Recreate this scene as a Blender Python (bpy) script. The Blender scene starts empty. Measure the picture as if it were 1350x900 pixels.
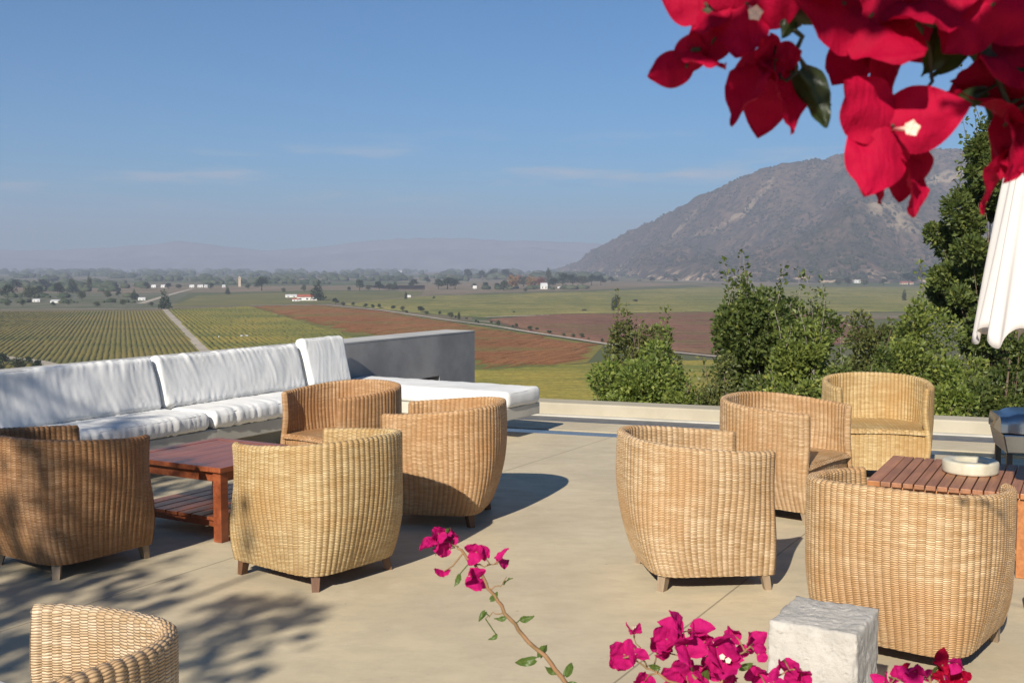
import bpy, bmesh, math, random
from mathutils import Vector, Matrix, noise
R = math.radians
random.seed(11)
scn = bpy.context.scene
COL = scn.collection

# ------------------------------------------------------------------ camera
F = 1444.0
PITCH = math.atan(98 / F)
EYE = Vector((0, 0, 1.6))
VZ = -38.4                                   # height of the valley floor
cam = bpy.data.cameras.new('camera')
cam.sensor_width = 36; cam.lens = 36 * F / 1350
cam.clip_start = 0.05; cam.clip_end = 60000
cam.dof.use_dof = True; cam.dof.focus_distance = 6.5; cam.dof.aperture_fstop = 24
co = bpy.data.objects.new('camera', cam); COL.objects.link(co)
co.location = EYE; co.rotation_euler = (math.pi / 2 - PITCH, 0, 0)
scn.camera = co

def ray(px, py):
    c, s = math.cos(PITCH), math.sin(PITCH)
    return Vector((px - 675, F * c + (450 - py) * s, -F * s + (450 - py) * c))
def at(px, py, d):                            # the point a given distance out
    v = ray(px, py); return EYE + v * (d / v.y)
def gr(px, py, z=0.0):                        # the point on a level plane
    v = ray(px, py); return EYE + v * ((z - EYE.z) / v.z)

# ------------------------------------------------------------------ helpers
def tag(o, label=None, cat=None, group=None, kind=None):
    if label: o['label'] = label
    if cat: o['category'] = cat
    if group: o['group'] = group
    if kind: o['kind'] = kind
    return o
def empty(name, loc=(0, 0, 0), rz=0.0):
    o = bpy.data.objects.new(name, None); COL.objects.link(o)
    o.location = loc; o.rotation_euler = (0, 0, rz); o.empty_display_size = .1
    return o
class MB:
    def __init__(s): s.v = []; s.f = []; s.uv = None; s.sm = []
    def add(s, v, f, smooth=False, uv=None):
        n = len(s.v); s.v += [tuple(p) for p in v]
        s.f += [tuple(i + n for i in q) for q in f]; s.sm += [smooth] * len(f)
        if uv is not None:
            if s.uv is None: s.uv = []
            s.uv += uv
        return s
    def box(s, c, size, rot=None, taper=1.0, bev=0):
        x, y, z = [a / 2 for a in size]
        v = []
        for dz in (-1, 1):
            t = taper if dz < 0 else 1
            for dx, dy in ((-1, -1), (1, -1), (1, 1), (-1, 1)):
                p = Vector((dx * x * t, dy * y * t, dz * z))
                if rot is not None: p = rot @ p
                v.append(p + Vector(c))
        return s.add(v, [(3, 2, 1, 0), (4, 5, 6, 7), (0, 1, 5, 4), (1, 2, 6, 5), (2, 3, 7, 6), (3, 0, 4, 7)])
    def tube(s, pts, rad, n=8, cap=True, smooth=True):
        pts = [Vector(p) for p in pts]
        if not hasattr(rad, '__len__'): rad = [rad] * len(pts)
        v = []; up = Vector((0.13, 0.2, 1)).normalized()
        for i, p in enumerate(pts):
            d = (pts[min(i + 1, len(pts) - 1)] - pts[max(i - 1, 0)]).normalized()
            if abs(d.dot(up)) > .97: up = Vector((1, .1, 0)).normalized()
            a = d.cross(up).normalized(); b = d.cross(a)
            for k in range(n):
                t = 2 * math.pi * k / n
                v.append(p + (a * math.cos(t) + b * math.sin(t)) * rad[i])
        f = []
        for i in range(len(pts) - 1):
            for k in range(n):
                f.append((i * n + k, i * n + (k + 1) % n, (i + 1) * n + (k + 1) % n, (i + 1) * n + k))
        if cap:
            f.append(tuple(range(n - 1, -1, -1))); m = (len(pts) - 1) * n
            f.append(tuple(range(m, m + n)))
        return s.add(v, f, smooth)
    def lathe(s, prof, n=32, c=(0, 0, 0), smooth=True):
        v = []; f = []
        for r, z in prof:
            for k in range(n):
                t = 2 * math.pi * k / n
                v.append((c[0] + r * math.cos(t), c[1] + r * math.sin(t), c[2] + z))
        m = len(prof)
        for i in range(m - 1):
            for k in range(n):
                f.append((i * n + k, i * n + (k + 1) % n, (i + 1) * n + (k + 1) % n, (i + 1) * n + k))
        f.append(tuple(range(n - 1, -1, -1))); f.append(tuple(range((m - 1) * n, m * n)))
        return s.add(v, f, smooth)
    def build(s, name, mat, parent=None, bevel=0, loc=None, seg=2):
        me = bpy.data.meshes.new(name); me.from_pydata(s.v, [], s.f); me.update()
        me.polygons.foreach_set('use_smooth', s.sm)
        if s.uv:
            ul = me.uv_layers.new(name='UVMap')
            li = [0] * len(me.loops); me.loops.foreach_get('vertex_index', li)
            flat = [0.0] * (2 * len(li))
            for i, vi in enumerate(li):
                flat[2 * i] = s.uv[vi][0]; flat[2 * i + 1] = s.uv[vi][1]
            ul.data.foreach_set('uv', flat)
        me.materials.append(mat)
        o = bpy.data.objects.new(name, me); COL.objects.link(o)
        if parent: o.parent = parent
        if loc: o.location = loc
        if bevel:
            b = o.modifiers.new('bevel', 'BEVEL'); b.width = bevel; b.segments = seg
            b.limit_method = 'ANGLE'; b.angle_limit = R(40)
        return o
def kids(o): return [c for c in bpy.data.objects if c.parent == o]
def copy_tree(o, parent=None):
    c = o.copy(); COL.objects.link(c); c.parent = parent
    for ch in kids(o): copy_tree(ch, c)
    return c

# ------------------------------------------------------------------ materials
class N:
    def __init__(s, name):
        s.m = bpy.data.materials.new(name); s.m.use_nodes = True
        s.t = s.m.node_tree; s.t.nodes.clear()
        s.out = s.t.nodes.new('ShaderNodeOutputMaterial')
    def n(s, typ, **k):
        nd = s.t.nodes.new(typ)
        for a, b in k.items():
            if a.startswith('i_'):
                key = a[2:]
                nd.inputs[int(key) if key.isdigit() else key.replace('_', ' ')].default_value = b
            else: setattr(nd, a, b)
        return nd
    def l(s, a, b): s.t.links.new(a, b)
    def put(s, v, sock):
        if hasattr(v, 'is_linked'): s.l(v, sock)
        elif isinstance(v, (tuple, list)) and len(v) == 3 and sock.type == 'RGBA': sock.default_value = (*v, 1)
        else: sock.default_value = v
    def mix(s, f, a, b, blend='MIX'):
        nd = s.n('ShaderNodeMix', data_type='RGBA', blend_type=blend)
        s.put(f, nd.inputs[0]); s.put(a, nd.inputs[6]); s.put(b, nd.inputs[7]); return nd.outputs[2]
    def math(s, op, a, b=0.0, c=None, clamp=False):
        nd = s.n('ShaderNodeMath', operation=op, use_clamp=clamp)
        s.put(a, nd.inputs[0]); s.put(b, nd.inputs[1])
        if c is not None: s.put(c, nd.inputs[2])
        return nd.outputs[0]
    def mr(s, v, a, b, c=0.0, d=1.0):
        nd = s.n('ShaderNodeMapRange', clamp=True, interpolation_type='SMOOTHSTEP')
        s.put(v, nd.inputs[0])
        for i, q in enumerate((a, b, c, d)): nd.inputs[i + 1].default_value = q
        return nd.outputs[0]
    def coord(s, which='Object', scale=(1, 1, 1), rot=(0, 0, 0)):
        tc = s.n('ShaderNodeTexCoord'); mp = s.n('ShaderNodeMapping')
        s.l(tc.outputs[which], mp.inputs[0]); mp.inputs['Scale'].default_value = scale
        mp.inputs['Rotation'].default_value = rot
        return mp.outputs[0]
    def noise(s, vec, scale, detail=4, rough=.55, dist=0.0):
        nd = s.n('ShaderNodeTexNoise'); s.l(vec, nd.inputs['Vector'])
        nd.inputs['Scale'].default_value = scale; nd.inputs['Detail'].default_value = detail
        nd.inputs['Roughness'].default_value = rough; nd.inputs['Distortion'].default_value = dist
        return nd.outputs['Fac']
    def bump(s, h, strength, dist):
        nd = s.n('ShaderNodeBump'); nd.inputs['Strength'].default_value = strength
        nd.inputs['Distance'].default_value = dist; s.l(h, nd.inputs['Height']); return nd.outputs[0]
    def bsdf(s, col, rough=.7, spec=.4, normal=None, metal=0.0, trans=None, tfac=.35):
        b = s.n('ShaderNodeBsdfPrincipled'); s.put(col, b.inputs['Base Color'])
        s.put(rough, b.inputs['Roughness']); b.inputs['Specular IOR Level'].default_value = spec
        b.inputs['Metallic'].default_value = metal
        if normal is not None: s.l(normal, b.inputs['Normal'])
        sh = b.outputs[0]
        if trans is not None:
            t = s.n('ShaderNodeBsdfTranslucent'); s.put(trans, t.inputs[0])
            if normal is not None: s.l(normal, t.inputs['Normal'])
            mx = s.n('ShaderNodeMixShader'); mx.inputs[0].default_value = tfac
            s.l(sh, mx.inputs[1]); s.l(t.outputs[0], mx.inputs[2]); sh = mx.outputs[0]
        s.l(sh, s.out.inputs[0]); return s.m

def simple(name, c1, c2=None, rough=.7, spec=.35, scale=4, bump=0.0, bscale=60, bdist=.004, metal=0.0, which='Object', stretch=(1, 1, 1), lo=.35, hi=.65, detail=6):
    n = N(name); v = n.coord(which, stretch)
    c2 = c2 or tuple(x * .7 for x in c1)
    col = n.mix(n.mr(n.noise(v, scale, detail, .6), lo, hi), c1, c2)
    nm = n.bump(n.noise(v, bscale, 5, .6), bump, bdist) if bump else None
    return n.bsdf(col, rough, spec, nm, metal)

def wicker_mat():
    n = N('wicker')
    uv = n.n('ShaderNodeUVMap', uv_map='UVMap').outputs[0]
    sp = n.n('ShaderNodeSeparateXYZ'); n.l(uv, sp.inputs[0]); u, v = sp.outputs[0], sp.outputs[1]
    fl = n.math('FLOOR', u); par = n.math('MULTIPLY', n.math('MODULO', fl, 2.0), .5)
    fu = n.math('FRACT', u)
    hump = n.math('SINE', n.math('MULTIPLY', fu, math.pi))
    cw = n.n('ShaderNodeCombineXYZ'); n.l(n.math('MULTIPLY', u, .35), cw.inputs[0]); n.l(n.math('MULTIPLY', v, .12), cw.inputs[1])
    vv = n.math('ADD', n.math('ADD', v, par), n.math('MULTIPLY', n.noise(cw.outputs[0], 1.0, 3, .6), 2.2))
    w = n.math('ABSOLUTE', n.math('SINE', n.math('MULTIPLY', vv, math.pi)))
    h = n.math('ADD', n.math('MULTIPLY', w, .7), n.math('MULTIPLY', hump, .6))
    # strand to strand colour
    cb = n.n('ShaderNodeCombineXYZ'); n.l(n.math('MULTIPLY', u, .11), cb.inputs[0]); n.l(n.math('FLOOR', vv), cb.inputs[1])
    st = n.noise(cb.outputs[0], 1.7, 2, .6)
    cb2 = n.n('ShaderNodeCombineXYZ'); n.l(fl, cb2.inputs[0]); n.l(n.math('MULTIPLY', v, .03), cb2.inputs[1])
    rb = n.noise(cb2.outputs[0], .83, 2, .6)
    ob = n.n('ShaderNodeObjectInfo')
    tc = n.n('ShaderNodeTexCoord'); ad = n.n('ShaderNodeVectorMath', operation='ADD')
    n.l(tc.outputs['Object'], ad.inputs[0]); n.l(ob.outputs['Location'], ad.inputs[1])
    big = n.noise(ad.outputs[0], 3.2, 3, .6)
    base = n.mix(n.mr(st, .3, .7), (.68, .53, .355), (.46, .315, .17))
    base = n.mix(n.mr(rb, .35, .7, 0, .5), base, (.38, .23, .10))
    base = n.mix(n.mr(big, .42, .68, 0, .75), base, (.48, .29, .135))  # random brown stains, deepened to stand in for shadow spots too
    base = n.mix(n.mr(n.math('MULTIPLY', w, n.math('POWER', hump, .35)), .0, .55, .72, 0), base, (.10, .045, .015))  # gaps between strands darkened, their shade painted into the colour
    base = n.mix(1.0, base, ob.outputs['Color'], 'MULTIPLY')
    nm = n.bump(h, .9, .004)
    return n.bsdf(base, .48, .45, nm)
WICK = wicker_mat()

def wood_mat(name, c1, c2, axis=0, rough=.4, scale=1.0, spec=.5):
    n = N(name); s = [14, 14, 14]; s[axis] = 1.2
    v = n.coord('Object', tuple(q * scale for q in s))
    a = n.noise(v, 2.0, 6, .65, .6)
    b = n.noise(n.coord('Object', (3, 3, 3)), 1.4, 3, .5)
    col = n.mix(n.mr(a, .3, .7), c1, c2)
    col = n.mix(n.mr(b, .45, .7, 0, .5), col, tuple(x * .55 for x in c1))
    return n.bsdf(col, rough, spec, n.bump(a, .25, .002))
LEGW = wood_mat('leg_wood', (.16, .075, .035), (.09, .04, .02), 2, .5)
LEGG = wood_mat('grey_leg_wood', (.30, .22, .14), (.20, .14, .09), 2, .6)
REDW = wood_mat('red_table_wood', (.31, .088, .033), (.19, .048, .02), 0, .33)
TEAK = wood_mat('teak_wood', (.46, .19, .065), (.33, .12, .04), 0, .4)
TEAKT = wood_mat('weathered_teak', (.37, .165, .08), (.25, .105, .05), 0, .55)

def fabric_mat():
    n = N('cushion_fabric'); v = n.coord('Object')
    c = n.mix(n.mr(n.noise(v, 2.5, 4, .6), .35, .7), (.74, .73, .70), (.66, .65, .62))
    return n.bsdf(c, .85, .2, n.bump(n.noise(v, 9, 4, .6), .18, .015))
FAB = fabric_mat()
CONC = simple('grey_concrete', (.38, .36, .34), (.25, .24, .23), .8, .25, 1.6, .25, 30, .004, lo=.3, hi=.7)
CREAM = simple('cream_render', (.42, .375, .29), (.37, .33, .25), .9, .0, 2, .15, 60, .002)
PALE = simple('pale_concrete', (.52, .49, .42), (.42, .40, .34), .8, .2, 2.2, .15, 60, .002)
DARK = simple('dark_recess', (.03, .028, .025), (.02, .02, .02), .9, .1)
SLATE = simple('slate_tile', (.085, .095, .115), (.05, .058, .075), .45, .5, 8, .2, 40, .002)

def terrace_mat():
    n = N('terrace_concrete')
    v = n.coord('Object', (1, 1, 1), (0, 0, R(30)))       # x across the joints, y along
    sp = n.n('ShaderNodeSeparateXYZ'); n.l(v, sp.inputs[0])
    o1 = (Vector((.054, 8.72)).x * .866 + 8.72 * -.5)
    jx = n.math('ABSOLUTE', n.math('SUBTRACT', n.math('FRACT', n.math('DIVIDE', n.math('SUBTRACT', sp.outputs[0], o1 + 1.295), 2.59)), .5))
    jy = n.math('ABSOLUTE', n.math('SUBTRACT', n.math('FRACT', n.math('DIVIDE', n.math('ADD', sp.outputs[1], 2.9), 5.4)), .5))
    j = n.math('MULTIPLY', jx, 2.59)
    line = n.mr(j, .002, .007, 1, 0)
    a = n.noise(n.coord('Object'), .7, 5, .6); b = n.noise(n.coord('Object', (1, 1.6, 1)), 4, 7, .7)
    c = n.mix(n.mr(a, .38, .62), (.565, .475, .315), (.485, .405, .275))
    c = n.mix(n.mr(b, .35, .72, 0, .5), c, (.37, .31, .215))
    c = n.mix(n.mr(n.noise(n.coord('Object'), 1.8, 8, .75, .4), .50, .75, 0, .6), c, (.60, .515, .365))
    c = n.mix(n.mr(n.noise(n.coord('Object'), 26, 3, .6), .68, .74, 0, .35), c, (.18, .15, .10))
    c = n.mix(n.math('MULTIPLY', line, .62), c, (.12, .10, .07))
    h = n.math('SUBTRACT', n.noise(n.coord('Object'), 35, 6, .7), n.math('MULTIPLY', line, 1.5))
    return n.bsdf(c, n.mr(b, .3, .7, .55, .8), .35, n.bump(h, .25, .004))
TERR = terrace_mat()

def water_mat():
    n = N('pool_water'); v = n.coord('Object')
    return n.bsdf((.05, .065, .075), .16, .6, n.bump(n.noise(v, 5, 2, .5), .06, .01))
WATER = water_mat()

def leaf_mat(name, a, b, c, tf=.35, rough=.5):
    n = N(name); g = n.n('ShaderNodeNewGeometry')
    r = g.outputs['Random Per Island']
    col = n.mix(n.mr(r, 0, .6), a, b); col = n.mix(n.mr(r, .75, 1.0), col, c)
    big = n.noise(n.coord('Object'), 1.1, 2, .5)
    col = n.mix(n.mr(big, .35, .7, 0, .45), col, b)
    tr = n.mix(.5, col, tuple(min(1, x * 2.0) for x in c))
    return n.bsdf(col, rough, .35, None, 0, tr, tf)

# ------------------------------------------------------------------ the air, the sky, the sun
SUN_EL, SUN_AZ = R(31), R(202)
w = bpy.data.worlds.new('World'); scn.world = w; w.use_nodes = True
wt = w.node_tree; bg = wt.nodes['Background']
sky = wt.nodes.new('ShaderNodeTexSky'); sky.sky_type = 'NISHITA'; sky.sun_disc = False
sky.sun_elevation = SUN_EL; sky.sun_rotation = SUN_AZ
sky.altitude = 1200; sky.air_density = 1.0; sky.dust_density = .0; sky.ozone_density = 5.0
# thin wisps of high cloud, low over the far range
tc = wt.nodes.new('ShaderNodeTexCoord'); sep = wt.nodes.new('ShaderNodeSeparateXYZ')
wt.links.new(tc.outputs['Generated'], sep.inputs[0])
def wm(op, a, b=0.0, clamp=False):
    nd = wt.nodes.new('ShaderNodeMath'); nd.operation = op; nd.use_clamp = clamp
    for i, q in enumerate((a, b)):
        if hasattr(q, 'is_linked'): wt.links.new(q, nd.inputs[i])
        else: nd.inputs[i].default_value = q
    return nd.outputs[0]
ncl = wt.nodes.new('ShaderNodeTexNoise'); cmb = wt.nodes.new('ShaderNodeCombineXYZ')
wt.links.new(wm('MULTIPLY', sep.outputs[0], 5.5), cmb.inputs[0]); wt.links.new(wm('MULTIPLY', sep.outputs[2], 42.0), cmb.inputs[1])
wt.links.new(wm('MULTIPLY', sep.outputs[1], 2.0), cmb.inputs[2])
wt.links.new(cmb.outputs[0], ncl.inputs['Vector']); ncl.inputs['Scale'].default_value = 1.25
ncl.inputs['Detail'].default_value = 7; ncl.inputs['Roughness'].default_value = .62
band = wm('SUBTRACT', 1.0, wm('MULTIPLY', wm('ABSOLUTE', wm('SUBTRACT', sep.outputs[2], .083)), 22.0), True)
cl = wm('MULTIPLY', wm('MULTIPLY', wm('SUBTRACT', ncl.outputs['Fac'], .53), 4.5, True), wm('MULTIPLY', band, .8), True)
mxw = wt.nodes.new('ShaderNodeMix'); mxw.data_type = 'RGBA'
tint = wt.nodes.new('ShaderNodeMix'); tint.data_type = 'RGBA'; tint.blend_type = 'MULTIPLY'; tint.inputs[0].default_value = 1
wt.links.new(sky.outputs[0], tint.inputs[6]); tint.inputs[7].default_value = (.36, .80, 1.0, 1)      # a clear, deep autumn blue
wt.links.new(cl, mxw.inputs[0]); wt.links.new(tint.outputs[2], mxw.inputs[6]); mxw.inputs[7].default_value = (7.5, 7.4, 7.6, 1)
wt.links.new(mxw.outputs[2], bg.inputs[0]); bg.inputs[1].default_value = .055

sd = bpy.data.lights.new('sun', 'SUN'); sd.energy = 4.6; sd.angle = R(.53); sd.color = (1, .93, .82)
so = bpy.data.objects.new('sun', sd); COL.objects.link(so)
D = Vector((math.sin(R(22)) * math.cos(SUN_EL), math.cos(R(22)) * math.cos(SUN_EL), -math.sin(SUN_EL)))
so.rotation_euler = D.to_track_quat('-Z', 'Y').to_euler(); so.location = (-5, -10, 12)

HAZE = 1.6e-4
hm = bpy.data.materials.new('haze'); hm.use_nodes = True; ht = hm.node_tree; ht.nodes.clear()
ho = ht.nodes.new('ShaderNodeOutputMaterial'); hv = ht.nodes.new('ShaderNodeVolumePrincipled')
hv.inputs['Color'].default_value = (.475, .53, .675, 1); hv.inputs['Density'].default_value = HAZE
hv.inputs['Anisotropy'].default_value = 0.0
ht.links.new(hv.outputs[0], ho.inputs['Volume'])
tag(MB().box((0, 6250, 270), (28000, 18500, 620)).build('haze', hm), kind='stuff')

scn.view_settings.view_transform = 'Standard'; scn.view_settings.look = 'None'
scn.view_settings.gamma = 1; scn.view_settings.exposure = .78
scn.cycles.volume_bounces = 1; scn.cycles.max_bounces = 8; scn.cycles.volume_max_steps = 64

# ------------------------------------------------------------------ terrace
U = Vector((.5, .866, 0)); V = Vector((.866, -.5, 0)); P0 = Vector((-2.35, 10.19, 0))
def S(u, v, z=0.0): return P0 + U * u + V * v + Vector((0, 0, z))
A = Vector((.941, -.339, 0)); B = Vector((.339, .941, 0)); O = Vector((0, 10.6, 0))
def Q(s, b, z=0.0): return O + A * s + B * b + Vector((0, 0, z))
def prism(poly, z0, z1):
    n = len(poly); m = MB()
    v = [(p[0], p[1], z0) for p in poly] + [(p[0], p[1], z1) for p in poly]
    f = [tuple(range(n - 1, -1, -1)), tuple(range(n, 2 * n))] + [(i, (i + 1) % n, n + (i + 1) % n, n + i) for i in range(n)]
    return m.add(v, f)
tp = [Q(-2.06, 0), S(-14, -.2), (-9.6, -8, 0), (14, -8, 0), Q(15, 0)]
tag(prism(tp[::-1], -1.2, 0).build('terrace', TERR), kind='structure')
def strip(name, b0, b1, z0, z1, mat, s1=15, extra=0):
    s = lambda b: -2.06 + .18 * b
    return prism([Q(s(b0), b0), Q(s1, b0), Q(s1, b1), Q(s(b1), b1)], z0, z1).build(name, mat, bevel=extra)
tag(strip('pool_water', 0, .30, -1.2, -.010, WATER), kind='structure')
tag(strip('pool_ledge', .30, .87, -1.2, -.004, TERR), kind='structure')
tag(strip('pool_gutter', .87, 1.24, -1.2, -.008, SLATE), kind='structure')
tag(strip('pool_kerb', 1.24, 1.34, -1.2, .006, PALE), kind='structure')
tag(strip('low_wall', 1.34, 1.68, -1.2, .128, CREAM, extra=.015), 'low cream rendered kerb wall running along the far edge of the pool', 'wall')

# grey concrete wall behind the sofa with a hearth opening
wm_ = MB()
def wbox(u0, u1, z0, z1, v0=-.42, v1=0.0):
    c = [S(u0, v0), S(u1, v0), S(u1, v1), S(u0, v1)]
    v = [(p.x, p.y, z0) for p in c] + [(p.x, p.y, z1) for p in c]
    wm_.add(v, [(3, 2, 1, 0), (4, 5, 6, 7), (0, 1, 5, 4), (1, 2, 6, 5), (2, 3, 7, 6), (3, 0, 4, 7)])
wbox(-13, 2.45, -3, .806); wbox(3.0, 3.78, -3, .806); wbox(2.45, 3.0, .33, .806); wbox(2.45, 3.0, -3, .33, -.42, -.30)
LIT_TOP = simple('lit_top_concrete', (.46, .45, .43), (.38, .375, .36), .9, .0, 2.2, .15, 60, .002)  # paler concrete for the wall top, sunlit brightness put into the colour
cw_ = empty('concrete_wall', S(0, -.2))
def wpart(m, name, mat):
    o = m.build(name, mat, cw_); o.location = -Vector(cw_.location); return o
wpart(wm_, 'wall', CONC)
wm_ = MB(); wbox(-13, 3.782, .8075, .822, -.422, .002); wpart(wm_, 'lit_top', LIT_TOP)  # thin added slab, paler so the wall top looks sunlit
tag(cw_, 'dark grey concrete wall standing behind the white sofa cushions', 'wall')

# bench
def sbox(m, u0, u1, v0, v1, z0, z1):
    c = [S(u0, v0), S(u1, v0), S(u1, v1), S(u0, v1)]
    v = [(p.x, p.y, z0) for p in c] + [(p.x, p.y, z1) for p in c]
    m.add(v, [(3, 2, 1, 0), (4, 5, 6, 7), (0, 1, 5, 4), (1, 2, 6, 5), (2, 3, 7, 6), (3, 0, 4, 7)]); return m
bench = empty('built_in_bench', S(-1, .3)); tag(bench, 'long cream concrete bench along the grey wall, carrying the white cushions', 'bench')
def local(o, root):
    o.parent = root; o.matrix_parent_inverse = Matrix.Translation(-Vector(root.location)); return o
def loc_parent(o, root):                     # parent while keeping world placement, rotation-free roots
    o.parent = root; o.location = -Vector(root.location); return o
loc_parent(sbox(MB(), -10, .945, .003, .70, .19, .30).build('seat_slab', PALE, bevel=.006), bench)
loc_parent(sbox(MB(), .947, 1.60, .003, 2.10, .19, .30).build('daybed_slab', PALE, bevel=.006), bench)
pl = MB(); sbox(pl, -10, 1.2, .002, .30, 0, .19); sbox(pl, 1.1, 1.45, .302, 1.5, 0, .19)
loc_parent(pl.build('plinth', PALE), bench)

def cushion(name, L, W, T, seed, wr=.008, rr_=.30, nx=110, ny=36, nz=6, puff=.10, endw=1.0):
    """rounded slab: L along x, W along y, T along z, centred; gathered folds across the width"""
    bm = bmesh.new()
    verts = {}
    def vert(i, j, k):
        key = (i, j, k)
        if key in verts: return verts[key]
        x, y, z = 2 * i / nx - 1, 2 * j / ny - 1, 2 * k / nz - 1
        # even out spacing toward edges
        sx = math.copysign(1 - (1 - abs(x)) ** 1.15, x); sy = math.copysign(1 - (1 - abs(y)) ** 1.2, y); sz = z
        rx, ry = L / 2, W / 2; rz = T / 2
        ed = max(abs(sx) ** 9, abs(sy) ** 6)
        th = 1 - puff * max(abs(sx) ** 5, abs(sy) ** 3)
        px, py, pz = sx * rx, sy * ry, sz * rz * th
        rad = T * rr_
        # round the rim
        qx = max(0, abs(px) - (rx - rad)); qy = max(0, abs(py) - (ry - rad)); qz = max(0, abs(pz) - (rz * th - rad))
        q = Vector((qx, qy, qz)); ql = q.length
        m = max(qx, qy, qz)
        if ql > 1e-6:
            q = q * (m / ql)
            px = math.copysign(min(abs(px), rx - rad) + q.x, px) if qx > 0 else px
            py = math.copysign(min(abs(py), ry - rad) + q.y, py) if qy > 0 else py
            pz = math.copysign(min(abs(pz), rz * th - rad) + q.z, pz) if qz > 0 else pz
        # corners droop in a little, the outline wanders
        px += noise.noise(Vector((py * 5, seed, pz * 3))) * .008 * abs(sx) ** 4
        py += noise.noise(Vector((px * 4, seed + 9, pz * 3))) * .012 * abs(sy) ** 4
        f = noise.noise(Vector((px * 17 + seed * 7.3 + .6 * math.sin(py * 9 + seed), py * 2.4, seed)))
        g = noise.noise(Vector((px * 38 + seed * 3.1 + 1.2 * math.sin(py * 7), py * 5.0, seed + 4)))
        h = noise.noise(Vector((px * 3, py * 3, seed + 8)))
        edge = .35 + .9 * abs(sy) ** 2
        d = wr * ((1 - abs(f) * 2.6) * 1.25 + g * .35) * edge + h * .014
        if abs(sz) > .99: pz += math.copysign(d, sz)
        else:
            if abs(sy) > .99: py += math.copysign(d * 1.0, sy)
            pz += d * .3
        v = bm.verts.new((px, py, pz)); verts[key] = v; return v
    def quad(a, b, c, d):
        bm.faces.new((vert(*a), vert(*b), vert(*c), vert(*d)))
    for i in range(nx):
        for j in range(ny):
            quad((i, j, 0), (i, j + 1, 0), (i + 1, j + 1, 0), (i + 1, j, 0))
            quad((i, j, nz), (i + 1, j, nz), (i + 1, j + 1, nz), (i, j + 1, nz))
    for i in range(nx):
        for k in range(nz):
            quad((i, 0, k), (i + 1, 0, k), (i + 1, 0, k + 1), (i, 0, k + 1))
            quad((i, ny, k), (i, ny, k + 1), (i + 1, ny, k + 1), (i + 1, ny, k))
    for j in range(ny):
        for k in range(nz):
            quad((0, j, k), (0, j, k + 1), (0, j + 1, k + 1), (0, j + 1, k))
            quad((nx, j, k), (nx, j + 1, k), (nx, j + 1, k + 1), (nx, j, k + 1))
    me = bpy.data.meshes.new(name); bm.to_mesh(me); bm.free()
    for p in me.polygons: p.use_smooth = True
    me.materials.append(FAB)
    o = bpy.data.objects.new(name, me); COL.objects.link(o)
    # piping along both seams
    pb = MB()
    for zz in (-1, 1):
        path = []
        n = 56; rx, ry = L / 2 - .012, W / 2 - .012
        for t in range(n + 1):
            a = 2 * math.pi * t / n
            c, s_ = math.cos(a), math.sin(a)
            ex = .16
            path.append(Vector((math.copysign(abs(c) ** ex, c) * rx, math.copysign(abs(s_) ** ex, s_) * ry, zz * T * .5 * (1 - puff) * .80)))
        pb.tube(path, .004, 6, False)
    pb.build('piping', FAB, o)
    return o
def orient(o, c, xax, yax):
    xax = xax.normalized(); zax = xax.cross(yax).normalized(); yax = zax.cross(xax)
    m = Matrix((xax, yax, zax)).transposed().to_4x4(); m.translation = c
    o.matrix_world = m
    o.location = c; o.rotation_euler = m.to_euler()
UP = Vector((0, 0, 1))
lean = (UP * 1 - V * .30).normalized()
def back(u0, u1, seed, label, h=.43, v=.20, tilt=.30, z0=.44, roll=0.0, wr=.0062):
    o = cushion('back_cushion', u1 - u0, h, .13, seed, wr)
    ln = (UP - V * tilt).normalized()
    c = S((u0 + u1) / 2, v, z0) + ln * (h / 2)
    orient(o, c, (U + UP * roll), ln)
    return tag(o, label, 'cushion', 'white sofa back cushions')
back(-3.17, -1.40, 1.3, 'long white back cushion with a tree shadow across it, leftmost on the sofa')
back(-1.37, .37, 5.1, 'long wrinkled white back cushion in full sun, middle one on the sofa')
back(.41, 1.03, 9.7, 'short white back cushion by the corner in front of the grey wall', h=.475, v=.215, tilt=.24, z0=.445, wr=.002)
def seatc(u0, u1, v0, v1, seed, label, z=.30, T=.15, name='seat_cushion', wr=.006):
    o = cushion(name, u1 - u0, v1 - v0, T, seed, wr, puff=.12)
    orient(o, S((u0 + u1) / 2, (v0 + v1) / 2, z + T / 2), U, -V)
    return tag(o, label, 'cushion', 'white seat cushions')
seatc(-3.2, -1.34, .02, .72, 2.2, 'white seat cushion behind the red wooden coffee table, partly in leafy shade')
seatc(-1.31, .93, .02, .72, 6.4, 'sunlit white seat cushion between the coffee table and the daybed')
o = cushion('daybed_mattress', 2.10, .64, .155, 3.9, .0015, puff=.05)
orient(o, S(1.28, 1.07, .30 + .0775), V, U)
tag(o, 'smooth white mattress on the daybed jutting out from the grey wall', 'mattress')

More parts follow.
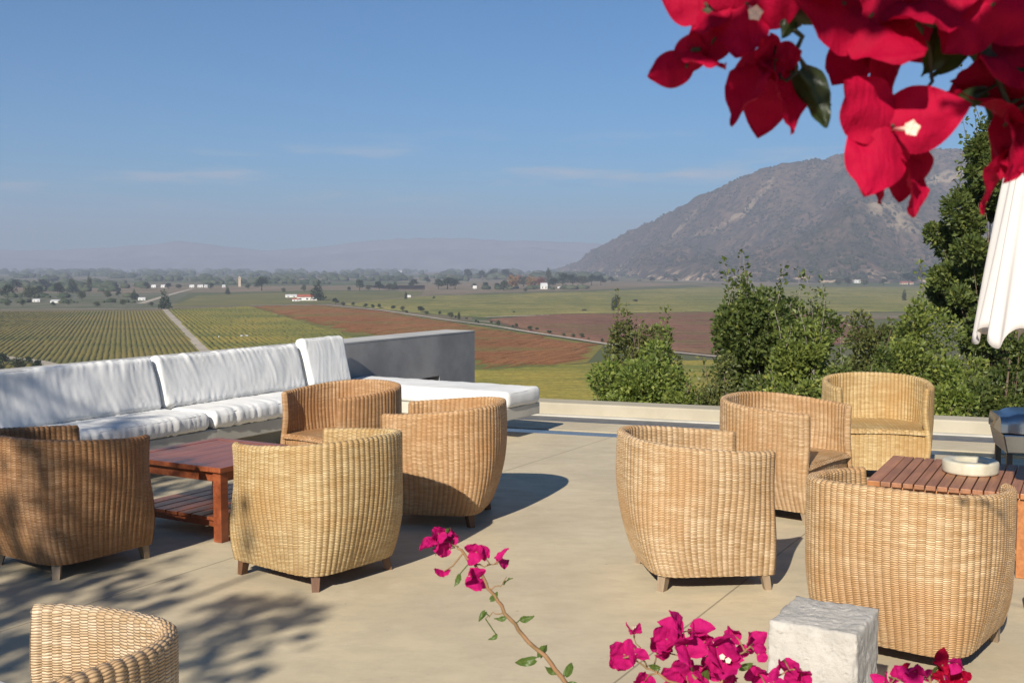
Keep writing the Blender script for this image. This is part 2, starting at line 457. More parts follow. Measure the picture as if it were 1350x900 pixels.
# ------------------------------------------------------------------ wicker tub chairs
NR = 60                                        # ribs round the shell
ZB, ZT = .078, .70
def plan(h, k):
    """outline point at height fraction h (0 base .. 1 rim), k in 0..1 from left tip round the back to right tip"""
    g = math.sin(min(1, h / .74) * math.pi / 2) ** .9 - .05 * max(0, (h - .74) / .26) ** 2
    a = .316 + .088 * g; b = .295 + .118 * g; n = 5.0 - 2.6 * g; bf = .62 - .20 * g; nf = n
    yf = .308 - .004 * g
    return a, b, n, bf, yf
def outline(h, m, inset=0.0):
    a, b, n, bf, yf = plan(h, 0)
    pts = []
    K = 240
    x_tip = a * (1 - (yf / bf) ** n) ** (1 / n)
    raw = []
    t0 = math.atan2((yf / bf) ** (n / 2), (x_tip / a) ** (n / 2))
    for i in range(K + 1):
        t = t0 + (-math.pi - 2 * t0) * i / K
        c, s_ = math.cos(t), math.sin(t)
        x = math.copysign(abs(c) ** (2 / n), c) * a
        y = math.copysign(abs(s_) ** (2 / n), s_) * (bf if s_ > 0 else b)
        raw.append(Vector((x, y)))
    ds = [0]
    for i in range(K): ds.append(ds[-1] + (raw[i + 1] - raw[i]).length)
    j = 0; tot = ds[-1]
    for i in range(m + 1):
        s_ = tot * i / m
        while j < K - 1 and ds[j + 1] < s_: j += 1
        f = (s_ - ds[j]) / max(1e-9, ds[j + 1] - ds[j])
        pts.append(raw[j].lerp(raw[j + 1], min(1, f)))
    return pts
def normals2(p):
    out = []
    for i in range(len(p)):
        d = (p[min(i + 1, len(p) - 1)] - p[max(i - 1, 0)]).normalized()
        out.append(Vector((-d.y, d.x)))
    # outward: away from centre
    if out[len(p) // 2].dot(p[len(p) // 2]) < 0: out = [-q for q in out]
    return out
def rimz(k):                                   # rim height along the horseshoe: higher at the back
    return ZT - .025 + .055 * math.sin(math.pi * k) ** 1.6
TH = .042
def make_chair(loc, heading, label, tint=(1, 1, 1), legm=LEGW, cushioned=False):
    root = empty('wicker_tub_chair', loc, -R(heading)); k_ = 1 + .012 * math.sin(loc[0] * 7); root.scale = (k_, 1 / k_, 1 + .01 * math.cos(loc[1] * 9))
    tag(root, label, 'chair', 'wicker tub chairs on the terrace')
    if 'shell' not in CH:
        m = NR * 6; rows = []
        sh = MB(); uvs = []
        prof = []                              # (side, h) up the outside, over the rim, down the inside
        for i in range(31): prof.append((0.0, i / 30, 0))
        for i in range(1, 8):
            a = math.pi * i / 8
            prof.append((TH / 2 * (1 - math.cos(a)), 1.0, math.sin(a) * .020))
        for i in range(0, 19): prof.append((TH, 1 - .56 * i / 18, 0))
        V_ = []; vv = 0; last = None
        for r, (ins, h, dz) in enumerate(prof):
            pts = outline(h, m); nn = normals2(pts)
            row = []
            for i, p in enumerate(pts):
                k = i / m
                rib = abs(math.sin(math.pi * i / 6.0)); amp = (.0034 + .0014 * RJ[int(i // 6) % 61]) * (rib - .5) + .0018 * noise.noise(Vector((i * .12, h * 2.2, ins * 40)))
                sgn = 1 - 2 * ins / TH
                tg = Vector((-nn[i].y, nn[i].x)); wob = .0035 * noise.noise(Vector((i * .035, h * 2.6, ins * 60))) + .0016 * noise.noise(Vector((i * .2, h * 9, 3)))
                q = p - nn[i] * ins + nn[i] * amp * sgn + (tg * wob if 0 < i < m else tg * 0)
                z = ZB + (rimz(k) - ZB) * h + dz + (amp * .8 if abs(sgn) < .9 or dz else 0)
                row.append(Vector((q.x, q.y, z)))
            if last is not None: vv += (row[m // 2] - last[m // 2]).length
            for i, p in enumerate(row): V_.append(p); uvs.append((i / 6.0, vv / .0085))
            last = row
        n1 = m + 1; Fc = []
        for r in range(len(prof) - 1):
            for i in range(m):
                Fc.append((r * n1 + i, (r + 1) * n1 + i, (r + 1) * n1 + i + 1, r * n1 + i + 1))
        sh.add(V_, Fc, True, uvs)
        # flat front edges of the two arms
        for i in (0, m):
            base = len(sh.v)
            hs = [j for j in range(31)]
            vs = []; uu = []
            for j in hs:
                h = j / 30; p = outline(h, m)[i]; nn = normals2(outline(h, m))[i]
                z = ZB + (rimz(i / m) - ZB) * h
                for q in range(4):
                    t = q / 3
                    pp = p - nn * TH * t; out = .012 * math.sin(math.pi * t)
                    vs.append((pp.x, pp.y + out, z)); uu.append((q / 3 * 1.0 + 100, (z - ZB) / .0085))
            ff = []
            for j in range(30):
                for q in range(3):
                    a = j * 4 + q
                    ff.append((a, a + 1, a + 5, a + 4) if i == 0 else (a, a + 4, a + 5, a + 1))
            # cap on top
            sh.add(vs, ff, True, uu)
            vs2 = []; uu2 = []
            p = outline(1, m)[i]; nn = normals2(outline(1, m))[i]; z = ZB + (rimz(i / m) - ZB)
            for q in range(9):
                t = q / 8; a = math.pi * t
                for e in range(2):
                    pp = p - nn * TH / 2 * (1 - math.cos(a))
                    vs2.append((pp.x, pp.y + (.012 * math.sin(math.pi * t) if e == 0 else 0), z + (math.sin(a) * .019 if e else 0)))
                    uu2.append((100 + t, (z - ZB) / .0085 + 3 * e))
            sh.add(vs2, [(q * 2, q * 2 + 1, q * 2 + 3, q * 2 + 2) for q in range(8)], True, uu2)
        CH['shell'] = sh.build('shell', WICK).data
        # woven seat, slightly domed
        zs = .375; st = MB(); vs = []; uu = []; n = 30
        hseat = (zs - ZB) / (ZT - ZB)
        pts = outline(hseat, n * 2); nn = normals2(pts)
        rows_ = []
        for j in range(25):
            f = j / 24
            yv = .31 - f * (.31 + .36)
            for i in range(29):
                x = -.37 + .74 * i / 28
                rows_.append((x, yv))
        for (x, y) in rows_:
            vs.append((x * (1 if y < .2 else .93), y, zs + .012 * math.cos(x * 4) - (.03 if y > .30 else 0))); uu.append((x / .03 + 40, (y + 1) / .0085))
        ff = [(j * 29 + i, (j + 1) * 29 + i, (j + 1) * 29 + i + 1, j * 29 + i + 1) for j in range(24) for i in range(28)]
        # trim quads beyond the shell's inner face
        def inside(x, y):
            a, b, nx_, bf, yf = plan(hseat, 0)
            a -= .004; bb = (b - .004) if y < 0 else bf
            return abs(x / a) ** nx_ + abs(y / bb) ** nx_ < 1
        ff = [q for q in ff if all(inside(vs[k][0], vs[k][1]) for k in q)]
        st.add(vs, ff, True, uu)
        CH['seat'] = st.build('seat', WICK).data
        # apron below the seat, ribbed like the shell
        ap = MB(); vs = []; uu = []
        W2 = .318; mm = 20 * 6
        for j in range(16):
            for i in range(mm + 1):
                x = -W2 + 2 * W2 * i / mm; z = ZB + (zs + .004 - ZB) * j / 15
                vs.append((x, .282 + .004 * (abs(math.sin(math.pi * i / 6)) - .5) + .012 * math.cos(x * 5), z)); uu.append((i / 6, (z - ZB) / .0085))
        ff = [(j * (mm + 1) + i, j * (mm + 1) + i + 1, (j + 1) * (mm + 1) + i + 1, (j + 1) * (mm + 1) + i) for j in range(15) for i in range(mm)]
        b0 = len(vs)
        ap.add(vs, ff, True, uu)
        ap.box((0, .262, ZB + .14), (.56, .015, .26)) ; ap.uv += [(0, 0)] * 8
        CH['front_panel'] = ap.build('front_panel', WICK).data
        un = MB().box((0, 0, ZB + .012), (.52, .50, .02)); CH['base_frame'] = un.build('base_frame', LEGW).data
        lg = MB()
        rot = Matrix.Rotation(R(14), 3, 'X')
        lg.box((0, 0, .038), (.046, .046, .092), rot, .76)
        CH['leg'] = lg.build('leg', LEGW, bevel=.004).data
        for nm in ('shell', 'seat', 'front_panel', 'base_frame', 'leg'):
            for o in [o for o in bpy.data.objects if o.data == CH[nm]]: bpy.data.objects.remove(o)
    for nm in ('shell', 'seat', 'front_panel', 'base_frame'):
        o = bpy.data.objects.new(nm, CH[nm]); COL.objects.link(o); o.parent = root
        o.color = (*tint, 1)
    for sx, sy in ((-1, -1), (1, -1), (-1, 1), (1, 1)):
        o = bpy.data.objects.new('leg', CH['leg']); COL.objects.link(o); o.parent = root
        o.location = (sx * (.252 if sy < 0 else .285), -.240 if sy < 0 else .278, 0)
        o.rotation_euler = (0, 0, math.atan2(-sx, sy) + 0.0) if sy < 0 else (0, 0, 0)
        if sy > 0: o.scale = (1, .9, 1)
        o.material_slots[0].link = 'OBJECT'; o.material_slots[0].material = legm
    return root
CH = {}
RJ = [random.uniform(-1, 1) for _ in range(61)]
CHAIRS = [
    # x, y, heading, label, tint, legs
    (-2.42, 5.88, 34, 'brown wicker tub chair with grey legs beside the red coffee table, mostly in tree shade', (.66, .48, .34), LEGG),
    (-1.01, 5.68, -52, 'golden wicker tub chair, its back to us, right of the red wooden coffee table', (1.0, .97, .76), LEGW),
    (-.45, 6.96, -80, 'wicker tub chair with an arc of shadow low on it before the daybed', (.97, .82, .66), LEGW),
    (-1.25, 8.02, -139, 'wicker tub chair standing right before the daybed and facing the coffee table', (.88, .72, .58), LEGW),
    (-1.23, 2.50, -55, 'pale wicker tub chair cut off by the bottom left corner of the picture', (1.0, 1.02, 1.05), LEGG),
    (.96, 5.62, 84, 'pale wicker tub chair standing alone left of the slatted table, seen from its side', (1.03, .98, .90), LEGG),
    (1.80, 7.12, 130, 'wicker tub chair between the pool side chair and the lone one seen from its side', (.96, .86, .74), LEGG),
    (2.82, 8.42, 190, 'straw yellow wicker tub chair facing the camera next to the pool edge', (.98, .95, .72), LEGG),
    (1.67, 4.55, 38, 'large wicker tub chair seen from behind with its back towards the rough stone block', (1.02, .93, .80), LEGG),
]
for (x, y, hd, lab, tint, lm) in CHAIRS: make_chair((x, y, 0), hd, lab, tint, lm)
pad = cushion('seat_pad', .52, .50, .09, 4.4, .003, nx=40, ny=34, puff=.15)
orient(pad, Vector((-1.40, 2.62, .425)), Vector((.64, .77, 0)), Vector((-.77, .64, 0)))
tag(pad, 'bluish white seat pad lying in the wicker chair at the bottom left corner', 'seat pad')

# ------------------------------------------------------------------ tables
def table(corner, ang, wx, wy, wood, topw, slats, label, name):
    """corner = near left corner of the top; local x = along slats (away), local y = across"""
    root = empty(name, corner, R(ang)); tag(root, label, 'table', 'wooden coffee tables')
    T = .03; H = .445
    top = MB()
    fw = .07
    if slats:
        top.box((wx / 2, fw / 2, H - T / 2), (wx, fw, T)); top.box((wx / 2, wy - fw / 2, H - T / 2), (wx, fw, T))
        top.build('edge_board', wood, root, bevel=.003)
        n = 12; s = (wy - 2 * fw) / n; tb = MB()
        for i in range(n): tb.box((wx / 2, fw + s * (i + .5) + .001, H - T / 2 + .001), (wx - .004, s - .007, T - .004))
        tb.build('slatted_top', topw, root, bevel=.003)
    else:
        top.box((wx / 2, fw / 2, H - T / 2), (wx, fw, T)); top.box((wx / 2, wy - fw / 2, H - T / 2), (wx, fw, T))
        top.box((fw / 2, wy / 2, H - T / 2), (fw, wy - 2 * fw - .002, T)); top.box((wx - fw / 2, wy / 2, H - T / 2), (fw, wy - 2 * fw - .002, T))
        top.build('top_frame', wood, root, bevel=.003)
        n = 6; s = (wy - 2 * fw - .004) / n; tb = MB()
        for i in range(n): tb.box((wx / 2, fw + .002 + s * (i + .5), H - T / 2 - .001), (wx - 2 * fw - .004, s - .002, T - .003))
        tb.build('top_board', topw, root, bevel=.0015)
    ap = MB()
    for y in (.055, wy - .055): ap.box((wx / 2, y, H - T - .033), (wx - .15, .022, .062))
    for x in (.055, wx - .055): ap.box((x, wy / 2, H - T - .033), (.022, wy - .15, .062))
    ap.build('apron', wood, root, bevel=.002)
    for x in (.052, wx - .052):
        for y in (.052, wy - .052):
            MB().box((x, y, (H - T) / 2), (.062, .062, H - T - .002)).build('leg', wood, root, bevel=.004)
    sh = MB(); n = 7; s = (wy - .14) / n
    for i in range(n): sh.box((wx / 2, .07 + s * (i + .5), .135), (wx - .05, s - .012, .02))
    sh.build('shelf', wood, root, bevel=.002)
    for x in (.06, wx - .06): MB().box((x, wy / 2, .1035), (.03, wy - .17, .038)).build('shelf_rail', wood, root)
    return root
# corner = the near right corner of each top
table((-1.68, 6.24, 0), 60, .84, .86, REDW, REDW, False, 'glossy red brown wooden coffee table with a lower shelf in front of the sofa', 'coffee_table')
table((2.66, 5.50, 0), 62, .90, .83, TEAK, TEAKT, True, 'slatted teak coffee table with a round stone ashtray on top', 'coffee_table')

# round marble ashtray
MARB = simple('cream_marble', (.58, .54, .42), (.42, .38, .28), .4, .5, 9, .1, 50, .001, lo=.3, hi=.7)
pc = gr(1279, 622, .445)
prof = [(.142, 0), (.148, .004), (.150, .014), (.150, .058), (.147, .066), (.140, .070), (.098, .070), (.092, .066), (.088, .050), (.04, .042), (.001, .042)]
ash = MB().lathe(prof, 56).build('ashtray', MARB, loc=(pc.x, pc.y, .4455))
tag(ash, 'round cream marble ashtray standing on the slatted teak table', 'ashtray')

# rough hewn stone block, bottom right
def stone():
    n = N('rough_stone'); v = n.coord('Object')
    a = n.noise(v, 7, 7, .65); b = n.noise(v, 40, 4, .6)
    c = n.mix(n.mr(a, .3, .7), (.52, .485, .435), (.42, .39, .345))
    c = n.mix(n.mr(b, .58, .68, 0, .5), c, (.33, .30, .27))
    vo = n.n('ShaderNodeTexVoronoi'); n.l(v, vo.inputs[0]); vo.inputs['Scale'].default_value = 26
    pit = n.mr(vo.outputs[0], .05, .25, 0, 1)
    h = n.math('ADD', n.math('MULTIPLY', n.noise(v, 22, 8, .75), 1.0), n.math('MULTIPLY', pit, .25))
    m = n.bsdf(c, .9, .2, n.bump(h, .9, .012))
    bm = bmesh.new(); bmesh.ops.create_cube(bm, size=1)
    bmesh.ops.subdivide_edges(bm, edges=bm.edges[:], cuts=44, use_grid_fill=True)
    for q in bm.verts:
        p = q.co.copy(); p.x *= .285; p.y *= .31; p.z = (p.z + .5) * .455
        k = p * 1.0
        # chipped arrises
        ex = .5 - abs(q.co.x); ey = .5 - abs(q.co.y); ez = .5 - q.co.z
        e = sorted([ex, ey, ez])[1]
        chip = max(0, .05 - e) / .05
        nz = noise.fractal(k * 9, 1.0, 2.0, 5)
        fine = noise.fractal(k * 45 + Vector((5, 3, 1)), 1.0, 2.0, 3)
        d = nz * .006 + fine * .0045
        cd = chip * (.004 + .014 * max(0, noise.noise(k * 16 + Vector((9, 9, 2)))))
        out = Vector((q.co.x, q.co.y, max(q.co.z, 0))).normalized()
        p += out * (d - cd)
        if q.co.z < -.49: p.z = 0
        q.co = p
    me = bpy.data.meshes.new('stone_block'); bm.to_mesh(me); bm.free(); me.materials.append(m)
    for f in me.polygons: f.use_smooth = True
    o = bpy.data.objects.new('stone_block', me); COL.objects.link(o); return o
sb = stone(); sb.location = (1.036, 3.56, 0); sb.rotation_euler = (0, 0, R(-31))
tag(sb, 'rough hewn pale grey stone block between the pink flowers and the large wicker chair', 'stone block')

# steel grill behind the slatted table
STEEL = simple('brushed_steel', (.42, .43, .45), (.36, .37, .39), .33, .5, 3, .05, 80, .001, metal=1.0)
DSTEEL = simple('dark_steel', (.05, .05, .055), (.03, .03, .035), .4, .5, 3, metal=.6)
g = empty('gas_grill', (3.56, 7.05, 0), R(-14)); tag(g, 'low steel grill with a rounded blue reflecting lid behind the slatted table', 'grill')
lid = MB(); W2, n = .40, 14
prof = [(-.25, .545)] + [(-.25 + .06 * (1 - math.cos(a)), .61 + .06 * math.sin(a)) for a in [math.pi / 2 * i / 6 for i in range(7)]] + \
       [(.25 - .10 * (1 - math.cos(a)), .57 + .10 * math.sin(a)) for a in [math.pi / 2 * (6 - i) / 6 for i in range(7)]] + [(.25, .545)]
vs = []; xs_ = []
for q in range(9):
    a = math.pi / 2 * q / 8; xs_.append((-W2 + .13 * (1 - math.cos(a)), max(.80, math.sin(a)) if q else .80))
xs_ += [(-x, c) for x, c in xs_[::-1]]
for x, sc_ in xs_:
    for (y, z) in prof: vs.append((x, y * (.35 + .65 * sc_), .545 + (z - .545) * sc_))
m_ = len(prof); ff = []
for i in range(len(xs_) - 1):
    for k in range(m_ - 1): ff.append((i * m_ + k, i * m_ + k + 1, (i + 1) * m_ + k + 1, (i + 1) * m_ + k))
ff += [tuple(range(m_)), tuple(range(len(xs_) * m_ - 1, (len(xs_) - 1) * m_ - 1, -1))]
lid.add([v for v in vs], ff, True); lido = lid.build('lid', STEEL, g)
MB().tube([(-.28, .262, .60), (-.28, .29, .60), (.28, .29, .60), (.28, .262, .60)], .009, 10).build('handle', DSTEEL, lido)
MB().box((0, 0, .475), (.78, .48, .125), None, .93).build('firebox', STEEL, g, bevel=.01)
for i in range(3): MB().lathe([(.022, 0), (.022, .02), (.016, .026), (.001, .026)], 16).build('knob', DSTEEL, g, loc=(-.22 + .22 * i, .236, .455)).rotation_euler = (R(-90), 0, 0)
MB().box((.58, 0, .50), (.34, .42, .024)).build('side_shelf', PALE, g, bevel=.004)
for sx in (-.34, .34):
    for sy in (-.19, .19): MB().box((sx, sy, .205), (.035, .035, .41)).build('leg', DSTEEL, g)
MB().box((0, 0, .12), (.66, .36, .018)).build('lower_shelf', TEAK, g)

# closed white umbrella, right edge
def umbrella_mat():
    n = N('umbrella_canvas'); v = n.coord('Object')
    c = n.mix(n.mr(n.noise(v, 2, 4, .6), .3, .7), (.82, .79, .76), (.76, .73, .70))
    return n.bsdf(c, .85, .2, n.bump(n.noise(v, 300, 2, .5), .1, .001), 0, (.85, .75, .68), .3)
UM = umbrella_mat()
ub = empty('closed_umbrella', (2.56, 4.98, 0)); tag(ub, 'closed white canvas umbrella hanging in folds at the right edge', 'umbrella')
um = MB(); nt, nz = 256, 60; vs = []
for j in range(nz + 1):
    f = j / nz
    for i in range(nt):
        t = 2 * math.pi * i / nt
        Rr = .035 + .345 * f ** .92
        fold = math.cos(11 * t + .5 * math.sin(3 * t) + .6 * math.sin(2 * f))
        r = Rr * (1 + (.13 * fold + .05 * math.sin(19 * t + 2 * f) + .03 * math.sin(31 * t)) * min(1, f * 2.5))
        z = 3.42 - 2.12 * f - (.045 * fold + .02 * math.sin(19 * t)) * f ** 6
        vs.append((r * math.cos(t), r * math.sin(t), z))
ff = [(j * nt + i, (j + 1) * nt + i, (j + 1) * nt + (i + 1) % nt, j * nt + (i + 1) % nt) for j in range(nz) for i in range(nt)]
co_ = um.add(vs, ff, True).build('canopy', UM, ub)
sm_ = co_.modifiers.new('cloth', 'SOLIDIFY'); sm_.thickness = .003
MB().tube([(0, 0, .04), (0, 0, 3.5)], .024, 16).build('pole', TEAK, ub)
MB().lathe([(.03, 3.43), (.045, 3.46), (.03, 3.50), (.012, 3.53), (.001, 3.54)], 16).build('finial', TEAK, ub)
MB().lathe([(.17, 0), (.17, .09), (.15, .11), (.05, .08), (.04, .2), (.03, .2), (.001, .2)], 40).build('base', PALE, ub)

# ------------------------------------------------------------------ trees and bushes near by
BARK = simple('bark', (.16, .12, .085), (.09, .065, .045), .9, .2, 8, .6, 30, .01)
GREYB = simple('grey_bark', (.26, .23, .19), (.15, .13, .11), .9, .2, 8, .6, 30, .01)
L_DARK = leaf_mat('dark_leaf', (0.117, 0.147, 0.034), (0.060, 0.085, 0.021), (0.234, 0.253, 0.061))
L_MID = leaf_mat('mid_leaf', (0.203, 0.240, 0.046), (0.101, 0.134, 0.029), (0.344, 0.352, 0.081))
L_LIGHT = leaf_mat('bright_leaf', (.20, .25, .045), (.10, .14, .028), (.33, .35, .085))
L_OLIVE = leaf_mat('olive_leaf', (.165, .175, .050), (.085, .10, .030), (.25, .24, .075))
def slope_z(x, y):
    return max(VZ, -1.7 - max(0, y - 12.5 + .36 * x) * .20)
def leaves(rng, clumps, n, size, flat=.6):
    """n folded leaf sprays scattered over the clumps (centre, radius vector)"""
    vs = []; ff = []
    wts = [c[1].x * c[1].y for c in clumps]
    for _ in range(n):
        c, r = rng.choices(clumps, wts)[0]
        while True:
            p = Vector((rng.uniform(-1, 1), rng.uniform(-1, 1), rng.uniform(-1, 1)))
            if .08 < p.length_squared <= 1: break
        ln = p.length; p = p / ln * (ln ** .55) * rng.choice((1, 1, 1, 1.12, .7))
        pos = c + Vector((p.x * r.x, p.y * r.y, p.z * r.z))
        d = (p * .8 + Vector((rng.gauss(0, .6), rng.gauss(0, .6), rng.gauss(.25, .5)))).normalized()
        s = d.cross(Vector((rng.gauss(0, 1), rng.gauss(0, 1), rng.gauss(0, 1)))).normalized()
        L = size * rng.uniform(.6, 1.35); W = L * .33; nn = d.cross(s) * L * .12
        b = len(vs)
        vs += [pos, pos + d * L * .5 + s * W + nn, pos + d * L, pos + d * L * .5 - s * W + nn]
        ff += [(b, b + 1, b + 2), (b, b + 2, b + 3)]
    return MB().add(vs, ff)
def bush(name, label, base_px, d, top_px, width_px, mat, n, size, seed, cat='bush', group=None, shape='round', stems=6, parts=14, rs=1.0, bark=BARK, lift=.25):
    """crown from the ground up at distance d; top and width given where the photo shows them"""
    rng = random.Random(seed)
    top = at(base_px, top_px, d); x = top.x; gz = slope_z(x, d)
    H = top.z - gz; Wd = width_px / F * d / 2
    n = int(n * 1.6); size *= .76
    root = empty(name, (x, d, gz)); tag(root, label, cat, group)
    cl = []
    for i in range(parts):
        h = {'flat': rng.uniform(.2, .85), 'tall': max(lift, .38) + (.93 - max(lift, .38)) * ((i + .5) / parts) ** .75}.get(shape, rng.uniform(lift, .93))
        env = {'round': math.sin(math.pi * min(1, .18 + h * .80)) ** .6, 'tall': (.80 + .25 * math.sin(h * 3)) * (1 if h < .8 else .8),
               'flat': 1 - .5 * h, 'column': .9 - .3 * h}[shape]
        a = i * 2.4 + rng.uniform(-.5, .5); rr = rng.uniform(.25, .85) * Wd * env
        r = rs * rng.choice((.16, .22, .30, .36)) * Wd * (1.1 - .35 * h)
        cl.append((Vector((rr * math.cos(a), rr * math.sin(a) * .9, H * h - r * .3)), Vector((r * 1.1, r * 1.1, r * rng.uniform(.8, 1.15)))))
    cl.append((Vector((0, 0, H * .50)), Vector((Wd * .55, Wd * .5, H * .34))))
    cl.append((Vector((Wd * rng.uniform(-.4, .4), 0, H * .93)), Vector((Wd * .16, Wd * .16, H * .05))))
    if shape == 'tall': cl[-2] = (Vector((0, 0, H * .38)), Vector((Wd * .7, Wd * .5, H * .26)) * (1 if rs > .9 else .55))
    tr = MB()
    tr.tube([(0, 0, -.3), (rng.uniform(-.1, .1), 0, H * .25), (rng.uniform(-.15, .15), 0, H * .6), (0, 0, H * .9)], [.035 * H * .6, .025 * H * .6, .012 * H * .6, .006], 8)
    for (c, r) in cl[:-2]:
        s0 = Vector((0, 0, max(.05, c.z * .35)))
        mid = s0.lerp(c, .5) + Vector((rng.uniform(-.1, .1), rng.uniform(-.1, .1), .1 * Wd))
        tr.tube([s0, mid, c + Vector((0, 0, r.z * .7))], [.022 * H * .3 + .008, .012, .004], 6)
    # long shoots sticking out of the crown
    spr = []
    for _ in range(stems):
        c, r = rng.choice(cl)
        a = c + Vector((rng.uniform(-.6, .6) * r.x, rng.uniform(-.6, .6) * r.y, r.z * .7))
        ln = rng.uniform(.3, .95) * H * .26
        b = a + Vector((rng.gauss(0, .16) * ln, rng.gauss(0, .16) * ln, ln))
        tr.tube([a, a.lerp(b, .5) + Vector((.02, 0, 0)), b], [.010, .007, .003], 5)
        for k in range(5): spr.append((a.lerp(b, .15 + .2 * k), Vector((.07, .07, .10)) * (1.5 - .16 * k)))
    tr.build('trunk', bark, root)
    m = leaves(rng, cl, n, size)
    if spr: k = leaves(rng, spr, len(spr) * 10, size); m.add(k.v, k.f)
    m.build('crown', mat, root)
    return root
HG = 'trees and bushes on the slope beyond the pool'
bush('leafy_bush', 'low bright green bush at the left end of the row beyond the pool wall', 848, 19, 446, 240, L_LIGHT, 12000, .11, 3, group=HG, stems=9, shape='flat', parts=20)
bush('leafy_bush', 'dark olive bush rising just behind the low bright green one', 842, 24, 420, 170, L_OLIVE, 9000, .11, 4, group=HG, stems=14)
bush('leafy_bush', 'dry looking pale olive shrub in front of the tall bush, left of its stem', 955, 16.2, 462, 160, L_OLIVE, 6000, .09, 6, group=HG, stems=12, shape='flat', parts=16)
bush('tall_bush', 'tall bush with upright shoots in front of the foot of the hill', 1024, 20, 374, 235, L_DARK, 19000, .12, 8, group=HG, stems=34, shape='tall', parts=26, bark=GREYB)
bush('leafy_bush', 'bright green bush standing in front of the tall dark one with shoots', 1060, 16.6, 428, 150, L_MID, 10000, .10, 9, group=HG, stems=14, parts=18, bark=GREYB)
bush('leafy_bush', 'rounded olive green bush between the tall bush and the big tree at the right', 1160, 27, 404, 190, L_OLIVE, 12000, .14, 12, group=HG, stems=4, parts=20)
bush('leafy_bush', 'broad soft green bush under the big tree at the right', 1222, 23, 388, 220, L_MID, 13000, .13, 13, group=HG, stems=4, parts=26)
bush('leafy_bush', 'dark bush low behind the wicker chair that faces the camera', 1150, 17.2, 452, 130, L_DARK, 8000, .10, 14, group=HG, stems=5, shape='flat', parts=16)
bush('leafy_bush', 'glossy bright green bush above the pool wall left of the grill', 1255, 16.4, 470, 110, L_LIGHT, 6000, .10, 15, group=HG, stems=6, shape='flat', parts=14)
bush('leafy_bush', 'dark shaded bush beneath the umbrella at the right edge', 1335, 18, 420, 150, L_DARK, 10000, .11, 16, group=HG, stems=3, parts=18)
bush('tall_tree', 'tall dark green tree behind the closed umbrella', 1330, 26, 150, 210, L_DARK, 26000, .16, 18, cat='tree', group=HG, stems=8, shape='tall', parts=60, lift=.45, rs=.68)
bush('leafy_bush', 'thin leafy bush close behind the pool wall left of the tall bush', 905, 15.6, 478, 100, L_MID, 4500, .09, 21, group=HG, stems=10, shape='flat', parts=12)

# an olive tree up the sun from the seats: its shade falls on the left of the terrace (it stands behind the camera)
def shade_tree():
    rng = random.Random(77)
    root = empty('olive_tree', (-5.2, -3.2, 0)); tag(root, 'olive tree whose leafy shadow falls on the left side of the terrace', 'tree')
    cl = []
    for tx, ty, tz, r in ((-2.6, 5.6, .4, .55), (-3.1, 6.6, .5, .6), (-2.2, 5.0, 0, .42), (-3.5, 7.4, .7, .5), (-1.45, 4.5, 0, .42), (-2.5, 4.2, 0, .6), (-1.25, 4.9, 0, .22),
                          (-3.3, 5.0, 0, .7), (-3.2, 3.6, 0, .6), (-3.9, 6.2, .5, .6), (-2.25, 6.0, .6, .20), (-1.36, 5.5, .30, .10)):
        t = rng.uniform(7.5, 10.5)
        p = Vector((tx, ty, tz)) - D * t - Vector(root.location)
        cl.append((p, Vector((r * 1.2, r, r * .8))))
    m = leaves(rng, cl, 3500, .115)
    tr = MB(); tr.tube([(0, 0, 0), (.2, .1, 1.4), (.1, .5, 2.6)], [.19, .15, .12], 10)
    for c, r in cl: tr.tube([(.1, .5, 2.4), Vector((.1, .5, 2.6)).lerp(c, .5) + Vector((0, 0, .3)), c], [.07, .035, .01], 6)
    tr.build('trunk', BARK, root); m.build('crown', L_DARK, root)
shade_tree()

# ------------------------------------------------------------------ bougainvillea
def bract_mat(name, a, b, tf=.42):
    n = N(name); v = n.coord('Object'); g = n.n('ShaderNodeNewGeometry')
    c = n.mix(g.outputs['Random Per Island'], a, b)
    c = n.mix(n.mr(n.noise(v, 40, 4, .6), .4, .7, 0, .35), c, tuple(x * .6 for x in a))
    return n.bsdf(c, .7, .12, n.bump(n.math('ADD', n.noise(v, 130, 5, .7), n.noise(n.coord('Object', (3, 1, .4)), 160, 2, .5)), .55, .0016), 0, c, tf)
BR_TOP = bract_mat('crimson_bract', (.50, .004, .042), (.34, .002, .026), .34)
BR_PINK = bract_mat('magenta_bract', (.56, .012, .20), (.50, .010, .11), .34)
TUBE = simple('flower_tube', (.75, .55, .42), (.70, .35, .35), .6, .3, 60)
STEM = simple('flower_stem', (.30, .16, .08), (.20, .13, .06), .7, .3, 40)
DSTEM = simple('green_stem', (.07, .075, .03), (.05, .04, .025), .7, .3, 40)
BLEAF = leaf_mat('bougainvillea_leaf', (.13, .20, .035), (.08, .13, .025), (.20, .26, .06), .4, .4)
DLEAF = leaf_mat('dark_bougainvillea_leaf', (.03, .045, .012), (.02, .03, .01), (.10, .13, .03), .3, .4)
